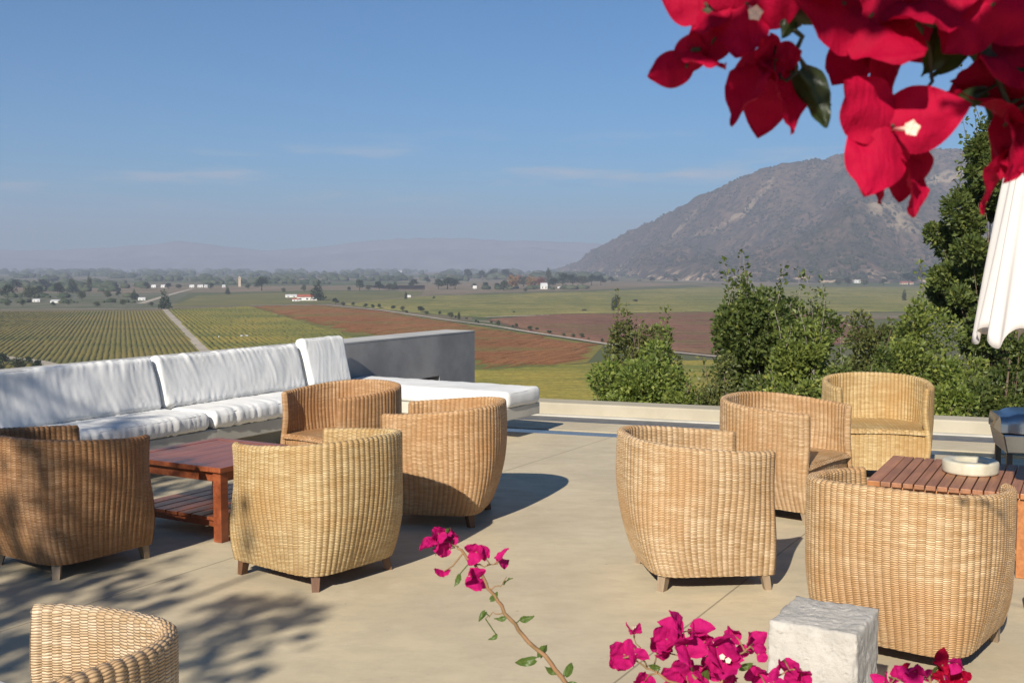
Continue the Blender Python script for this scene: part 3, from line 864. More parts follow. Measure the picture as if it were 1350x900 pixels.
def bract(m, base, axis, side, L, rng, cup=.5, fold=.35, wide=1.0):
    """one papery heart-shaped bract growing from base along axis, its faces turned by side"""
    axis = axis.normalized(); side = (side - axis * side.dot(axis)).normalized(); nrm = axis.cross(side)
    nu, nv = 14, 10; vs = []; ph = rng.uniform(0, 9)
    wf = rng.uniform(.40, .50) * wide
    for i in range(nu + 1):
        s = i / nu
        wd = (math.sin(math.pi * min(1, s * .93 + .035) ** .80) ** .72) * wf * (1.03 - .18 * s) * (1 - .5 * s ** 5)
        if i == nu: wd = .005
        for j in range(nv + 1):
            t = 2 * j / nv - 1
            x = wd * t
            z = fold * abs(x) * .9 - cup * (s - .25) ** 2 * .55 + .05 * math.sin(t * 5 + s * 9 + ph) * abs(t) + .022 * math.sin(s * 17 + ph) * abs(t) ** .5 + .05 * abs(noise.noise(Vector((x * 4 + ph, s * 4, 1)))) + .018 * abs(math.sin(s * 14 - abs(t) * 5 + ph))
            z += .02 * noise.noise(Vector((x * 7, s * 7, ph)))
            b = -.10 * abs(t) ** 2 * (1 - s) ** 4       # heart lobes at the base
            vs.append(base + axis * L * (s + b) + side * L * x + nrm * L * z)
    n1 = nv + 1
    m.add(vs, [(i * n1 + j, i * n1 + j + 1, (i + 1) * n1 + j + 1, (i + 1) * n1 + j) for i in range(nu) for j in range(nv)], True)
def flower(root, pos, facing, L, rng, mat, n=3, open_=.9, roll=None, blossom=True, cup=.5):
    f = facing.normalized(); a = f.orthogonal().normalized(); b = f.cross(a)
    m = MB(); r0 = rng.uniform(0, 6.28) if roll is None else roll
    for k in range(n):
        t = r0 + 2 * math.pi * k / max(n, 3) + rng.gauss(0, .12)
        rad = a * math.cos(t) + b * math.sin(t)
        op = open_ + rng.gauss(0, .12)
        ax = f * math.cos(op) + rad * math.sin(op)
        sd_ = f.cross(rad) * -1
        bract(m, pos - ax * L * .04, ax, sd_, L * rng.uniform(.85, 1.08), rng, cup)
    o = m.build('flower', mat, root)
    o.location = -Vector(root.location)
    if blossom:
        q = MB()
        for k in range(rng.choice((1, 1, 2))):
            t = r0 + 2.1 * k + 1
            rad = a * math.cos(t) + b * math.sin(t)
            p0 = pos + rad * L * .05; p1 = pos + rad * L * .13 + f * L * .50
            q.tube([p0, p0.lerp(p1, .5), p1], [L * .022, L * .028, L * .034], 7)
            for e in range(5):
                s1 = 2 * math.pi * e / 5; dd = (a * math.cos(s1) + b * math.sin(s1))
                dn = f.cross(dd)
                c = len(q.v)
                tip = p1 + dd * L * .11 + f * L * .02
                q.v += [tuple(p1 - dn * L * .02), tuple(p1 + dn * L * .02), tuple(p1 + dd * L * .07 + dn * L * .05), tuple(tip), tuple(p1 + dd * L * .07 - dn * L * .05)]
                q.f.append((c, c + 1, c + 2, c + 3, c + 4)); q.sm.append(False)
        q.build('blossom', TUBE, o)
    return o
def bleaf(m, base, axis, side, L, rng):
    bract(m, base, axis, side, L, rng, .7, .6, .62)

def plant(name, label, origin, stems, flowers_, leaves_, mat, stem_mat, leafm, seed, cat='flowers'):
    rng = random.Random(seed)
    root = empty(name, origin); tag(root, label, cat)
    sm = MB()
    for pts, r in stems:
        # smooth the path a little and let it wander
        path = []
        for i in range(len(pts) - 1):
            for k in range(4):
                t = k / 4; p = pts[i].lerp(pts[i + 1], t)
                path.append(p + Vector((rng.gauss(0, .0012), rng.gauss(0, .0012), rng.gauss(0, .0012))))
        path.append(pts[-1])
        rr = [r * (1 - .6 * i / len(path)) for i in range(len(path))]
        sm.tube(path, rr, 8)
    nodes = [p for pts, r in stems for i in range(len(pts) - 1) for p in [pts[i].lerp(pts[i + 1], q / 6) for q in range(7)]]
    for (pos, facing, L, kw) in flowers_:
        f = facing.normalized(); base = pos - f * L * .12
        near = min(nodes, key=lambda q: (q - base).length)
        mid = near.lerp(base, .55) - f * L * .25
        sm.tube([near, mid, base + f * L * .14], [.0013, .0010, .0008], 6)
        flower(root, pos - f * L * .05, facing, L, rng, kw.pop('mat', mat), **kw)
    o = sm.build('stem', stem_mat, root); o.location = -Vector(origin)
    for (pos, ax, L) in leaves_:
        lm = MB(); side = ax.cross(Vector((rng.gauss(0, .5), rng.gauss(-.8, .4), rng.gauss(.5, .4)))).normalized()
        near = min(nodes, key=lambda q: (q - pos).length)
        bleaf(lm, pos, ax, side, L, rng)
        lm.tube([near, pos + ax.normalized() * L * .05], .0008, 5, False)
        q = lm.build('leaf', leafm, root); q.location = -Vector(origin)
    return root

rngf = random.Random(5)
def rv(s=1.0): return Vector((rngf.gauss(0, s), rngf.gauss(0, s), rngf.gauss(0, s)))
TOC = Vector((-.1, -1, .25))                     # towards the camera and the light
# single arching spray
d = 1.5
P = lambda px, py, dd=1.5: at(px, py, dd)
stem1 = [Vector((.17, 1.46, .30)), P(775, 985), P(745, 900), P(720, 866), P(690, 838), P(667, 808), P(645, 775), P(625, 742), P(603, 722)]
fl = []
for (x, y, L, n_) in ((572, 714, .024, 3), (590, 722, .026, 3), (597, 706, .022, 3), (578, 703, .020, 3), (585, 753, .021, 2), (628, 727, .024, 3), (640, 734, .020, 2), (659, 738, .025, 2), (622, 760, .028, 3), (631, 768, .018, 2)):
    fl.append((P(x, y, 1.5 + rngf.gauss(0, .012)), TOC + rv(.55), L, dict(n=n_, open_=.75, cup=.3, blossom=False)))
lv = [(P(705, 868), Vector((-1, 0, -.25)), .028), (P(712, 866), Vector((.4, 0, .9)), .022), (P(668, 812), Vector((-.9, .1, -.3)), .018), (P(686, 815), Vector((1, 0, .1)), .020),
      (P(646, 790), Vector((.9, 0, .8)), .016), (P(640, 806), Vector((-.6, 0, -.8)), .016), (P(665, 770), Vector((.6, -.2, .7)), .016), (P(605, 757), Vector((-.3, 0, -1)), .018),
      (P(735, 885), Vector((-1, 0, .3)), .020), (P(745, 890), Vector((.5, 0, .9)), .022), (P(655, 836), Vector((-.8, 0, -.6)), .014), (P(590, 703), Vector((.3, -.3, 1)), .012), (P(745, 905), Vector((.9, -.3, .2)), .024)]
plant('bougainvillea_spray', 'single arching twig with magenta bracts at its tip in front of the terrace floor', (.17, 1.46, 0), [([Vector((.17, 1.46, .02))] + stem1, .0042),
      ([P(625, 742), P(640, 745), P(656, 742)], .0012), ([P(603, 722), P(590, 714), P(574, 712)], .0012), ([P(667, 808), P(650, 808), P(640, 815)], .001), ([P(645, 775), P(662, 772), P(668, 760)], .001)], fl, lv, BR_PINK, STEM, BLEAF, 31)

# the full cluster at the bottom
d2 = 1.35
P2 = lambda px, py, dd=1.35: at(px, py, dd)
st = [([Vector((.33, 1.32, .02)), Vector((.32, 1.33, .7)), P2(945, 960), P2(925, 905), P2(905, 870), P2(893, 842)], .004),
      ([P2(930, 915), P2(890, 900), P2(855, 880), P2(830, 865)], .002), ([P2(930, 920), P2(960, 890), P2(975, 865), P2(990, 852)], .002),
      ([P2(945, 960), P2(990, 920), P2(1020, 895), P2(1045, 882)], .002), ([P2(855, 880), P2(842, 858), P2(836, 838)], .0012)]
fl = []
for (x, y, L, n_) in ((822, 862, .032, 3), (815, 870, .022, 2), (838, 862, .020, 2), (836, 832, .016, 3), (893, 835, .040, 3), (878, 842, .030, 3), (915, 830, .030, 3), (905, 850, .034, 3), (880, 860, .024, 3),
                      (945, 852, .038, 3), (955, 872, .036, 3), (930, 878, .026, 3), (905, 890, .040, 3), (888, 898, .030, 3), (850, 897, .026, 3), (966, 835, .020, 3), (993, 848, .028, 3), (985, 858, .018, 2), (1001, 862, .016, 2),
                      (999, 888, .026, 3), (1034, 875, .032, 3), (1057, 890, .028, 3), (1020, 898, .022, 2), (965, 900, .034, 3), (868, 852, .020, 3), (930, 845, .030, 3), (1045, 905, .026, 3), (930, 905, .03, 3)):
    fl.append((P2(x, y, 1.35 + rngf.gauss(0, .025)), TOC + rv(.6), L, dict(n=n_, open_=.85, cup=.35, blossom=rngf.random() < .12)))
lv = [(P2(900, 905), Vector((-.4, 0, -.8)), .03), (P2(925, 900), Vector((.4, 0, .9)), .02), (P2(870, 880), Vector((-1, 0, .2)), .016), (P2(975, 880), Vector((1, 0, .3)), .018), (P2(1030, 900), Vector((.5, 0, -.8)), .02)]
plant('bougainvillea_cluster', 'large bunch of magenta bougainvillea bracts in front of the stone block', (.33, 1.32, 0), st, fl, lv, BR_PINK, STEM, BLEAF, 32)

P3 = lambda px, py, dd=1.5: at(px, py, dd)
st = [([Vector((.62, 1.48, .02)), Vector((.62, 1.48, .7)), P3(1230, 960), P3(1228, 915), P3(1225, 890)], .004), ([P3(1228, 915), P3(1195, 900), P3(1180, 893)], .0015), ([P3(1228, 915), P3(1255, 900), P3(1265, 882)], .0015)]
fl = []
for (x, y, L, n_) in ((1178, 892, .026, 3), (1165, 898, .022, 3), (1207, 884, .030, 3), (1196, 892, .022, 3), (1222, 893, .022, 2), (1243, 876, .030, 3), (1256, 886, .026, 3), (1268, 895, .024, 3), (1240, 895, .024, 3), (1188, 878, .016, 2), (1262, 874, .018, 3)):
    fl.append((P3(x, y, 1.5 + rngf.gauss(0, .02)), TOC + rv(.6), L, dict(n=n_, open_=.85, cup=.35, blossom=False, mat=BR_TOP if rngf.random() < .45 else BR_PINK)))
plant('bougainvillea_cluster', 'small bunch of red pink bracts at the bottom edge below the large wicker chair', (.62, 1.48, 0), st, fl, [(P3(1232, 890), Vector((.2, 0, 1)), .016)], BR_PINK, STEM, BLEAF, 33)

# the branch hanging into the picture at the top right
P4 = lambda px, py, dd=.56: at(px, py, dd)
org = Vector((1.15, 1.0, 0))
st = [([Vector((1.15, 1.0, .02)), Vector((1.12, .95, 1.2)), Vector((1.0, .85, 2.1)), Vector((.72, .72, 2.35)), P4(1500, -260, .62), P4(1380, -60, .60), P4(1290, 30, .57), P4(1200, 15, .56), P4(1120, 10, .56), P4(1060, 20, .56), P4(990, 5, .57), P4(930, 20, .57)], .0085),
      ([P4(1058, 18), P4(1050, 60), P4(1048, 100), P4(1020, 100)], .0016), ([P4(1200, 15), P4(1222, 60), P4(1232, 110), P4(1212, 150)], .0016), ([P4(1290, 30), P4(1310, 90), P4(1330, 150)], .0025),
      ([P4(930, 20, .57), P4(945, 55, .57), P4(915, 65, .57)], .0013), ([P4(1048, 70), P4(1075, 105), P4(1095, 140)], .0012), ([Vector((1.0, .85, 2.1)), Vector((.9, 1.2, 2.5)), Vector((.72, 1.5, 2.42))], .006), ([Vector((.72, .72, 2.35)), Vector((.45, .3, 2.2)), Vector((.2, .12, 2.12)), Vector((.0, .1, 2.15))], .006)]  # last two are stems added out of view to carry the shading blooms
X = lambda x, y, z: Vector((x, y, z))
fl = []
BR_GLOW = bract_mat('bright_crimson_bract', (.56, .006, .055), (.48, .004, .035), .38)
def tf(x, y, dd, face, L, **k):
    fl.append((P4(x, y, dd), face, L, k))
tf(922, 66, .57, X(.5, -.9, .2), .027, n=2, open_=.95, roll=1.0, cup=.2, blossom=False)
tf(905, 88, .575, X(-.3, -1, -.3), .022, n=2, open_=1.2, roll=3.6, cup=.3, blossom=False)
tf(985, 5, .56, X(-.15, -1, -.3), .036, n=3, open_=1.15, roll=.5, cup=.35, mat=BR_GLOW)
tf(930, 5, .57, X(-.5, -.8, .3), .024, n=3, open_=1.0, cup=.3, blossom=False)
tf(1012, 92, .565, X(-.12, .25, -1), .042, n=3, open_=.50, roll=.4, cup=.35, blossom=False)
tf(1022, 78, .56, X(0, -.9, -.1), .018, n=3, open_=.9, cup=.5, blossom=False)
tf(1150, 20, .545, X(0, -.8, .4), .046, n=3, open_=1.25, roll=1.2, cup=.4, blossom=False)
tf(1135, 60, .59, X(-.2, -.8, -.1), .033, n=3, open_=1.1, roll=.3, cup=.3, blossom=False)
tf(1190, 50, .575, X(.3, -.6, -.4), .038, n=3, open_=1.15, roll=2.4, cup=.3, blossom=False)
tf(1176, 166, .55, X(.02, -1, .02), .038, n=3, open_=1.30, roll=.52, cup=.12, mat=BR_GLOW)
tf(1185, 196, .572, X(0, .2, -1), .037, n=3, open_=.36, roll=.6, cup=.3, blossom=False)
tf(1310, 5, .55, X(-.1, -1, -.1), .036, n=3, open_=1.3, roll=2.0, cup=.2, blossom=False, mat=BR_GLOW)
tf(1320, 95, .58, X(.3, .3, -.4), .040, n=3, open_=1.2, cup=.5, blossom=False)
tf(1325, 165, .57, X(-.5, .2, -.5), .042, n=3, open_=1.1, cup=.5, blossom=False)
tf(1350, 130, .56, X(-.5, -.3, -.3), .042, n=3, open_=1.2, cup=.4, blossom=False)
tf(1345, 205, .575, X(.2, -.2, -1), .036, n=3, open_=.8, cup=.3, blossom=False)
tf(1275, 20, .60, X(.2, .2, -.8), .030, n=3, open_=1.0, cup=.3, blossom=False)
tf(1085, -45, .55, X(0, -.8, .5), .036, n=3, open_=1.2, cup=.4, blossom=False)
tf(1220, -15, .55, X(0, -.8, .5), .042, n=3, open_=1.2, cup=.4, blossom=False)
tf(1385, 60, .56, X(-.3, -.8, .5), .042, n=3, open_=1.2, cup=.4, blossom=False)
rq = random.Random(12)
for (x, y, dd) in ((1020, 95, .575), (1000, 140, .57), (1030, 150, .57), (985, 170, .57), (1150, 20, .545), (1320, 120, .58), (1330, 180, .57), (905, 60, .57), (1290, 60, .56)):  # unseen blooms added up-sun so their shadows darken chosen bracts
    p = P4(x, y, dd) - D * rq.uniform(.42, .75)
    fl.append((p + Vector((rq.gauss(0, .006), 0, 0)), X(-.2, .3, .8), .046, dict(n=3, open_=1.25, cup=.2, blossom=False)))
for q in ((.74, 1.50, 2.42), (.68, 1.55, 2.38), (.78, 1.42, 2.46)):  # unseen blooms added overhead to throw shadow spots on the large chair
    fl.append((Vector(q), X(.1, -.6, -.6), .04, dict(n=3, open_=1.1, cup=.3, blossom=False)))
lv = [(P4(1070, 15), X(.2, -.1, 1), .026), (P4(1052, 95), X(.5, -.1, -.85), .032), (P4(1060, 10), X(-.4, 0, -.5), .020), (P4(1268, 40, .58), X(-.4, 0, -.9), .030), (P4(1290, 45), X(.6, 0, -.6), .032),
      (P4(1245, 20), X(-.2, .1, -1), .032), (P4(1300, 120), X(-.8, 0, -.3), .018), (P4(1320, 60, .6), X(0, .2, -1), .04), (P4(1275, 15, .6), X(.5, .2, -1), .04)]
plant('hanging_bougainvillea', 'branch of deep crimson bougainvillea bracts hanging in from the top right corner', org, st, fl, lv, BR_TOP, DSTEM, DLEAF, 34)

# ------------------------------------------------------------------ the valley
def patchwork():
    n = N('valley_ground'); v = n.coord('Object', (1, .6, 1), (0, 0, R(24)))
    vo = n.n('ShaderNodeTexVoronoi'); n.l(v, vo.inputs[0]); vo.inputs['Scale'].default_value = 1 / 330; vo.inputs['Randomness'].default_value = .8
    sp = n.n('ShaderNodeSeparateColor'); n.l(vo.outputs['Color'], sp.inputs[0])
    c = n.mix(n.mr(sp.outputs[0], .3, .7), (.10, .11, .045), (.20, .155, .10))
    c = n.mix(n.mr(sp.outputs[1], .55, .8), c, (.075, .10, .035))
    c = n.mix(n.mr(sp.outputs[2], .75, .9), c, (.26, .22, .16))
    c = n.mix(n.mr(n.noise(n.coord('Object', (1, .25, 1)), 1 / 60, 6, .65), .4, .7, 0, .6), c, (.11, .10, .06))
    return n.bsdf(c, .95, .1)
gm = MB(); gm.add([(-13900, -2900, VZ), (13900, -2900, VZ), (13900, 15400, VZ), (-13900, 15400, VZ)], [(0, 1, 2, 3)])
tag(gm.build('valley_ground', patchwork()), kind='structure')

# the slope falling away under the terrace
SLP = simple('slope_ground', (.14, .12, .065), (.075, .07, .035), .95, .1, .5, .5, 4, .1)
sl = MB(); nx, ny = 60, 40; vs = []
for j in range(ny + 1):
    y = -40 + 290 * (j / ny) ** 1.3 if j else -60
    for i in range(nx + 1):
        x = -220 + 440 * i / nx
        z = min(-1.25, slope_z(x, y)) if y > 6 else -1.3
        e = max(0, (-1.25 - z)); z += min(1, e / 3) * noise.noise(Vector((x * .08, y * .08, 3))) * 1.2
        if j == ny: z = VZ - .5
        if i in (0, nx): z = min(z, VZ * .5)
        vs.append((x, y, max(VZ - .5, z)))
sl.add(vs, [(j * (nx + 1) + i, j * (nx + 1) + i + 1, (j + 1) * (nx + 1) + i + 1, (j + 1) * (nx + 1) + i) for j in range(ny) for i in range(nx)], True)
tag(sl.build('hillside', SLP), kind='structure')

def field_mat(name, c1, c2, c3, ang, sc=1 / 45):
    n = N(name); v = n.coord('Object', (1, .22, 1), (0, 0, R(ang)))
    a = n.noise(v, sc, 6, .65); b = n.noise(n.coord('Object', (.25, 1, 1)), sc * 1.6, 5, .6)
    f = n.noise(n.coord('Object'), .6, 3, .7)
    c = n.mix(n.mr(a, .35, .65), c1, c2); c = n.mix(n.mr(b, .45, .68), c, c3)
    c = n.mix(n.mr(f, .4, .65, 0, .35), c, tuple(x * .45 for x in c1))
    return n.bsdf(c, .95, .1)
def field(poly, z, mat, name='field'):
    pts = [gr(x, y, VZ + z) for x, y in poly]
    m = MB(); m.add(pts, [tuple(range(len(pts)))])
    return tag(m.build(name, mat), kind='structure'), [(p.x, p.y) for p in pts]
def rows(poly, dirv, spacing, h, wd, mat, name, z0, jit=4):
    """vine rows: long low hedges clipped to the field"""
    d = Vector(dirv).normalized(); nn = Vector((-d.y, d.x)); rng = random.Random(len(name) + int(spacing * 10))
    pr = [(Vector(p).dot(nn)) for p in poly]; lo, hi = min(pr), max(pr)
    m = MB(); vs = []; ff = []
    k = lo + spacing
    while k < hi:
        xs = []
        for i in range(len(poly)):
            a = Vector(poly[i]); b = Vector(poly[(i + 1) % len(poly)])
            da, db = a.dot(nn) - k, b.dot(nn) - k
            if da * db < 0: xs.append(a.lerp(b, da / (da - db)).dot(d))
        xs.sort()
        for i in range(0, len(xs) - 1, 2):
            s0, s1 = xs[i] + 2 + jit * rng.random(), xs[i + 1] - 2 - jit * rng.random()
            if s1 - s0 < 6: continue
            ns = max(1, int((s1 - s0) / 9)); b0 = len(vs)
            for q in range(ns + 1):
                c = d * (s0 + (s1 - s0) * q / ns) + nn * (k + rng.gauss(0, .08))
                hh = h * rng.uniform(.7, 1.2) * (.25 if rng.random() < .08 else 1); w2 = wd / 2 * rng.uniform(.7, 1.2)
                if q in (0, ns): hh *= .06; w2 *= .3
                for off, zz in ((-w2, 0), (-w2 * .7, hh * .8), (0, hh), (w2 * .7, hh * .8), (w2, 0)):
                    p = c + nn * off; vs.append((p.x, p.y, z0 + zz))
            for q in range(ns):
                for e in range(4):
                    a = b0 + q * 5 + e; ff.append((a, a + 1, a + 6, a + 5))
        k += spacing
    m.add(vs, ff, True)
    return tag(m.build(name, mat), kind='stuff')
SOIL = simple('vineyard_soil', (.19, .165, .062), (.15, .135, .05), .95, .1, .02)
V1 = field_mat('vine_green_gold', (.17, .15, .040), (.22, .165, .045), (.12, .12, .035), 20)
V2 = field_mat('vine_yellow_green', (.165, .155, .036), (.23, .185, .042), (.105, .12, .032), 45)
V3 = field_mat('vine_red', (.30, .135, .055), (.25, .105, .042), (.20, .15, .05), 60)
V4 = field_mat('vine_purple', (.155, .080, .055), (.12, .065, .045), (.11, .09, .04), 70)
V5 = field_mat('vine_green', (.14, .14, .05), (.20, .175, .065), (.09, .105, .036), 80, 1 / 70)
V6 = field_mat('dry_field', (.26, .19, .13), (.20, .15, .095), (.13, .13, .06), 85, 1 / 70)
V7 = field_mat('scrub_field', (.12, .13, .07), (.19, .17, .12), (.07, .09, .04), 60, 1 / 25)
f1, p1 = field([(-90, 411), (214, 409), (268, 466), (310, 520), (-120, 600)], .10, SOIL)
f2, _ = field([(222, 408), (322, 405), (430, 403), (505, 410), (600, 425), (700, 440), (796, 455), (774, 478), (700, 484), (640, 489), (660, 560), (330, 560), (282, 470)], .10, V2)
p2 = [(lambda q: (q.x, q.y))(gr(*c, VZ)) for c in [(222, 408), (330, 404), (420, 432), (520, 458), (622, 490), (660, 560), (330, 560), (282, 470)]]
p3 = [(lambda q: (q.x, q.y))(gr(*c, VZ)) for c in ([(322, 405), (430, 403), (505, 410), (600, 425), (700, 440), (796, 455), (774, 478), (700, 484), (622, 489), (520, 457), (420, 431)])]
f4, p4 = field([(585, 491), (622, 490), (700, 485), (774, 479), (1000, 476), (1250, 490), (1250, 560), (585, 560)], .13, V2)
f5, p5 = field([(640, 421), (720, 416), (900, 413), (1080, 414), (1180, 440), (1000, 474), (800, 455), (700, 438)], .12, V4)
f6, p6 = field([(445, 401), (560, 391), (760, 386), (960, 378), (1280, 380), (1300, 400), (1250, 411), (900, 411), (720, 414), (640, 419), (560, 414), (505, 408)], .10, V5)
f7, p7 = field([(225, 404), (262, 389), (420, 384), (560, 384), (550, 390), (440, 400), (330, 402)], .08, V5)
f8, p8 = field([(-80, 408), (-80, 386), (250, 386), (222, 404), (212, 407)], .08, V7)
f9, p9 = field([(-80, 384), (-80, 378), (560, 376), (560, 382), (420, 383), (255, 386)], .06, V6)
f10, p10 = field([(470, 376), (640, 371), (800, 371), (930, 374), (760, 383), (560, 388)], .06, V6)
f11, p11 = field([(1080, 414), (1270, 412), (1270, 418), (1100, 422)], .16, V6)
dr = Vector((180, -506)).normalized()
rows(p1, dr, 2.6, .42, 2.2, V1, 'vine_rows', VZ + .1)
rows(p4, Vector((1, .25)), 3.0, 1.0, 1.6, V2, 'vine_rows', VZ + .1)
rows(p3, Vector((.5, .9)), 3.0, 1.4, 1.8, V3, 'vine_rows', VZ + .12, 22)
rows(p2, dr, 3.2, 1.2, 2.2, V2, 'vine_rows', VZ + .1)
rows(p5, Vector((1, .1)), 3.4, 1.3, 1.7, V4, 'vine_rows', VZ + .12)
rows(p6, Vector((.9, .3)), 7, 1.6, 3.2, V5, 'vine_rows', VZ + .1)

# dirt roads
DIRT = simple('dirt_road', (.44, .38, .30), (.35, .30, .23), .95, .1, .05)
def road(px, wd, z=.5):
    pts = [gr(x, y, VZ + z) for x, y in px]; m = MB(); vs = []
    for i, p in enumerate(pts):
        d = (pts[min(i + 1, len(pts) - 1)] - pts[max(i - 1, 0)]); d.z = 0; d.normalize(); s = Vector((-d.y, d.x, 0)) * wd / 2
        vs += [p - s, p + s]
    m.add(vs, [(2 * i, 2 * i + 2, 2 * i + 3, 2 * i + 1) for i in range(len(pts) - 1)])
    return tag(m.build('dirt_road', DIRT), kind='structure')
road([(216, 406), (228, 419), (244, 434), (258, 450), (271, 463), (295, 495), (330, 540)], 5.2)
road([(330, 402), (430, 402), (505, 409), (600, 423), (650, 429), (700, 437.5), (750, 445), (800, 453), (860, 461), (1000, 475), (1200, 492)], 4.6)
road([(640, 418), (720, 415), (860, 415), (1100, 417), (1300, 417)], 7, .45)
road([(-90, 408.5), (60, 407.5), (214, 406.5)], 9, .4)
road([(-60, 468), (0, 470), (50, 476), (80, 484), (60, 500)], 7, .55)
road([(185, 400), (205, 394), (225, 388), (252, 381)], 9, .4)

# trees of the valley: four kinds modelled once, copied
FT1 = leaf_mat('far_dark_leaf', (.035, .055, .022), (.02, .035, .014), (.06, .08, .03), .15)
FT2 = leaf_mat('far_olive_leaf', (.075, .085, .035), (.045, .06, .022), (.11, .11, .05), .15)
FT3 = leaf_mat('autumn_leaf', (.30, .16, .05), (.20, .11, .04), (.34, .22, .07), .15)
FT4 = leaf_mat('rust_leaf', (.24, .075, .04), (.17, .05, .03), (.3, .12, .05), .15)
def far_tree(kind, mat, seed):
    rng = random.Random(seed); root = empty('valley_tree')
    cl = []
    if kind == 'cone':
        for i in range(12): h = .12 + .8 * i / 11; r = .34 * (1.05 - h) + .05; cl.append((Vector((rng.gauss(0, .04), rng.gauss(0, .04), h)), Vector((r, r, .10))))
    elif kind == 'poplar':
        for i in range(10): h = .12 + .8 * i / 9; r = .15 * math.sin(math.pi * (.2 + .75 * h)) + .02; cl.append((Vector((rng.gauss(0, .02), rng.gauss(0, .02), h)), Vector((r, r, .10))))
    else:
        for i in range(12):
            a = rng.uniform(0, 6.28); rr = rng.uniform(.05, .34); cl.append((Vector((rr * math.cos(a), rr * math.sin(a), rng.uniform(.35, .82))), Vector((.20, .20, .17)) * rng.uniform(.6, 1.1)))
    m = leaves(rng, cl, 650, .10)
    MB().tube([(0, 0, -.02), (0, 0, .35), (0, 0, .7)], [.035, .025, .008], 6).build('trunk', BARK, root)
    m.build('crown', mat, root)
    return root
KT = {'c': ('cone', FT1), 'p': ('poplar', FT2), 'r': ('round', FT1), 'o': ('round', FT2), 'a': ('round', FT3), 'x': ('round', FT4)}
proto = {}
TREES = [  # px, base py, height px, width factor, kind
    (419, 396, 25, 1.1, 'c', 'tall dark pointed tree beside the red roofed farmhouse'),
    (217, 408, 25, .9, 'c', 'dark tree at the far end of the straight dirt road between the vineyards'),
    (811, 411, 22, 1.1, 'p', 'lone slim poplar in the green field right of the red vineyard'),
    (345, 383, 18, 1.4, 'r', 'dark rounded tree right of the pale tower in the far fields'),
    (590, 381, 15, 2.0, 'r', 'wide dark tree clump in the fields above the concrete wall'),
    (617, 369, 14, 1.2, 'r', 'round dark tree alone in the far band above the end of the concrete wall'),
    (1192, 398, 16, .8, 'p', 'slim tree in the green field below the foot of the hill at the right'),
    (693, 385, 6, 1.2, 'o', 'low bushy tree in the green field left of the village under the hill'),
    (25, 490, 20, 1.2, 'o', 'tree beside the pale track above the left end of the sofa')]
HEDGE = []
rt = random.Random(3)
for i in range(30):
    t = i / 29; x = 445 + 345 * t + rt.uniform(-5, 5); y = 404 + 5 * t + 43 * t ** 1.25 - rt.uniform(0, 2.5) - (1 if x < 600 else 0)
    HEDGE.append((x, y, rt.uniform(3, 7) + (4 if i % 9 == 0 else 0), rt.uniform(1.0, 1.6), rt.choice('oooor')))
MIDL = [(10, 395, 20, 1.3, 'r'), (40, 397, 21, 1.2, 'o'), (52, 392, 15, 1.2, 'r'), (78, 391, 18, 1.0, 'r'), (95, 386, 20, 1.1, 'c'), (118, 383, 20, .8, 'p'), (108, 396, 14, 1, 'o'), (142, 394, 12, 1, 'o'), (156, 392, 9, 1, 'r'),
        (177, 395, 14, .8, 'c'), (300, 388, 11, .8, 'c'), (193, 382, 9, 1.4, 'r'), (222, 381, 8, 1.6, 'r'), (236, 381, 7, 1.5, 'o'), (278, 382, 9, 1.3, 'r'), (327, 381, 8, 1.2, 'o'), (374, 386, 7, 1, 'o'), (401, 385, 11, .9, 'o'),
        (460, 384, 6, 1.2, 'r'), (474, 383, 14, 1.2, 'r'), (486, 383, 8, 1.3, 'o'), (500, 383, 12, 1.3, 'r'), (513, 382, 9, 1.4, 'o'), (521, 382, 12, 1.0, 'c'), (535, 396, 12, .8, 'p'), (545, 380, 12, 1.4, 'r'), (564, 374, 8, 1.3, 'r'),
        (578, 381, 13, 1.3, 'r'), (600, 381, 13, 1.5, 'r'), (636, 369, 12, 1.4, 'r'), (650, 368, 13, 1.6, 'r'), (668, 369, 14, 1.4, 'r'), (595, 420, 9, .9, 'o'), (605, 421, 10, .9, 'p'), (770, 412, 5, 1.6, 'o'), (838, 399, 5, 1.6, 'o'), (678, 414, 4, 1.4, 'r'),
        (572, 395, 5, 1, 'o'), (595, 369, 7, 1.3, 'x'), (10, 404, 7, 1.4, 'o'), (70, 404, 6, 1.5, 'r'), (128, 405, 8, 1.4, 'o'), (30, 404, 9, 1.2, 'r'), (162, 403, 9, 1.1, 'o'), (150, 399, 6, 1.3, 'o'), (90, 402, 6, 1.4, 'o'), (200, 404, 7, 1.4, 'o'), (58, 380, 12, 1.6, 'r'), (22, 383, 14, 1.4, 'r')]
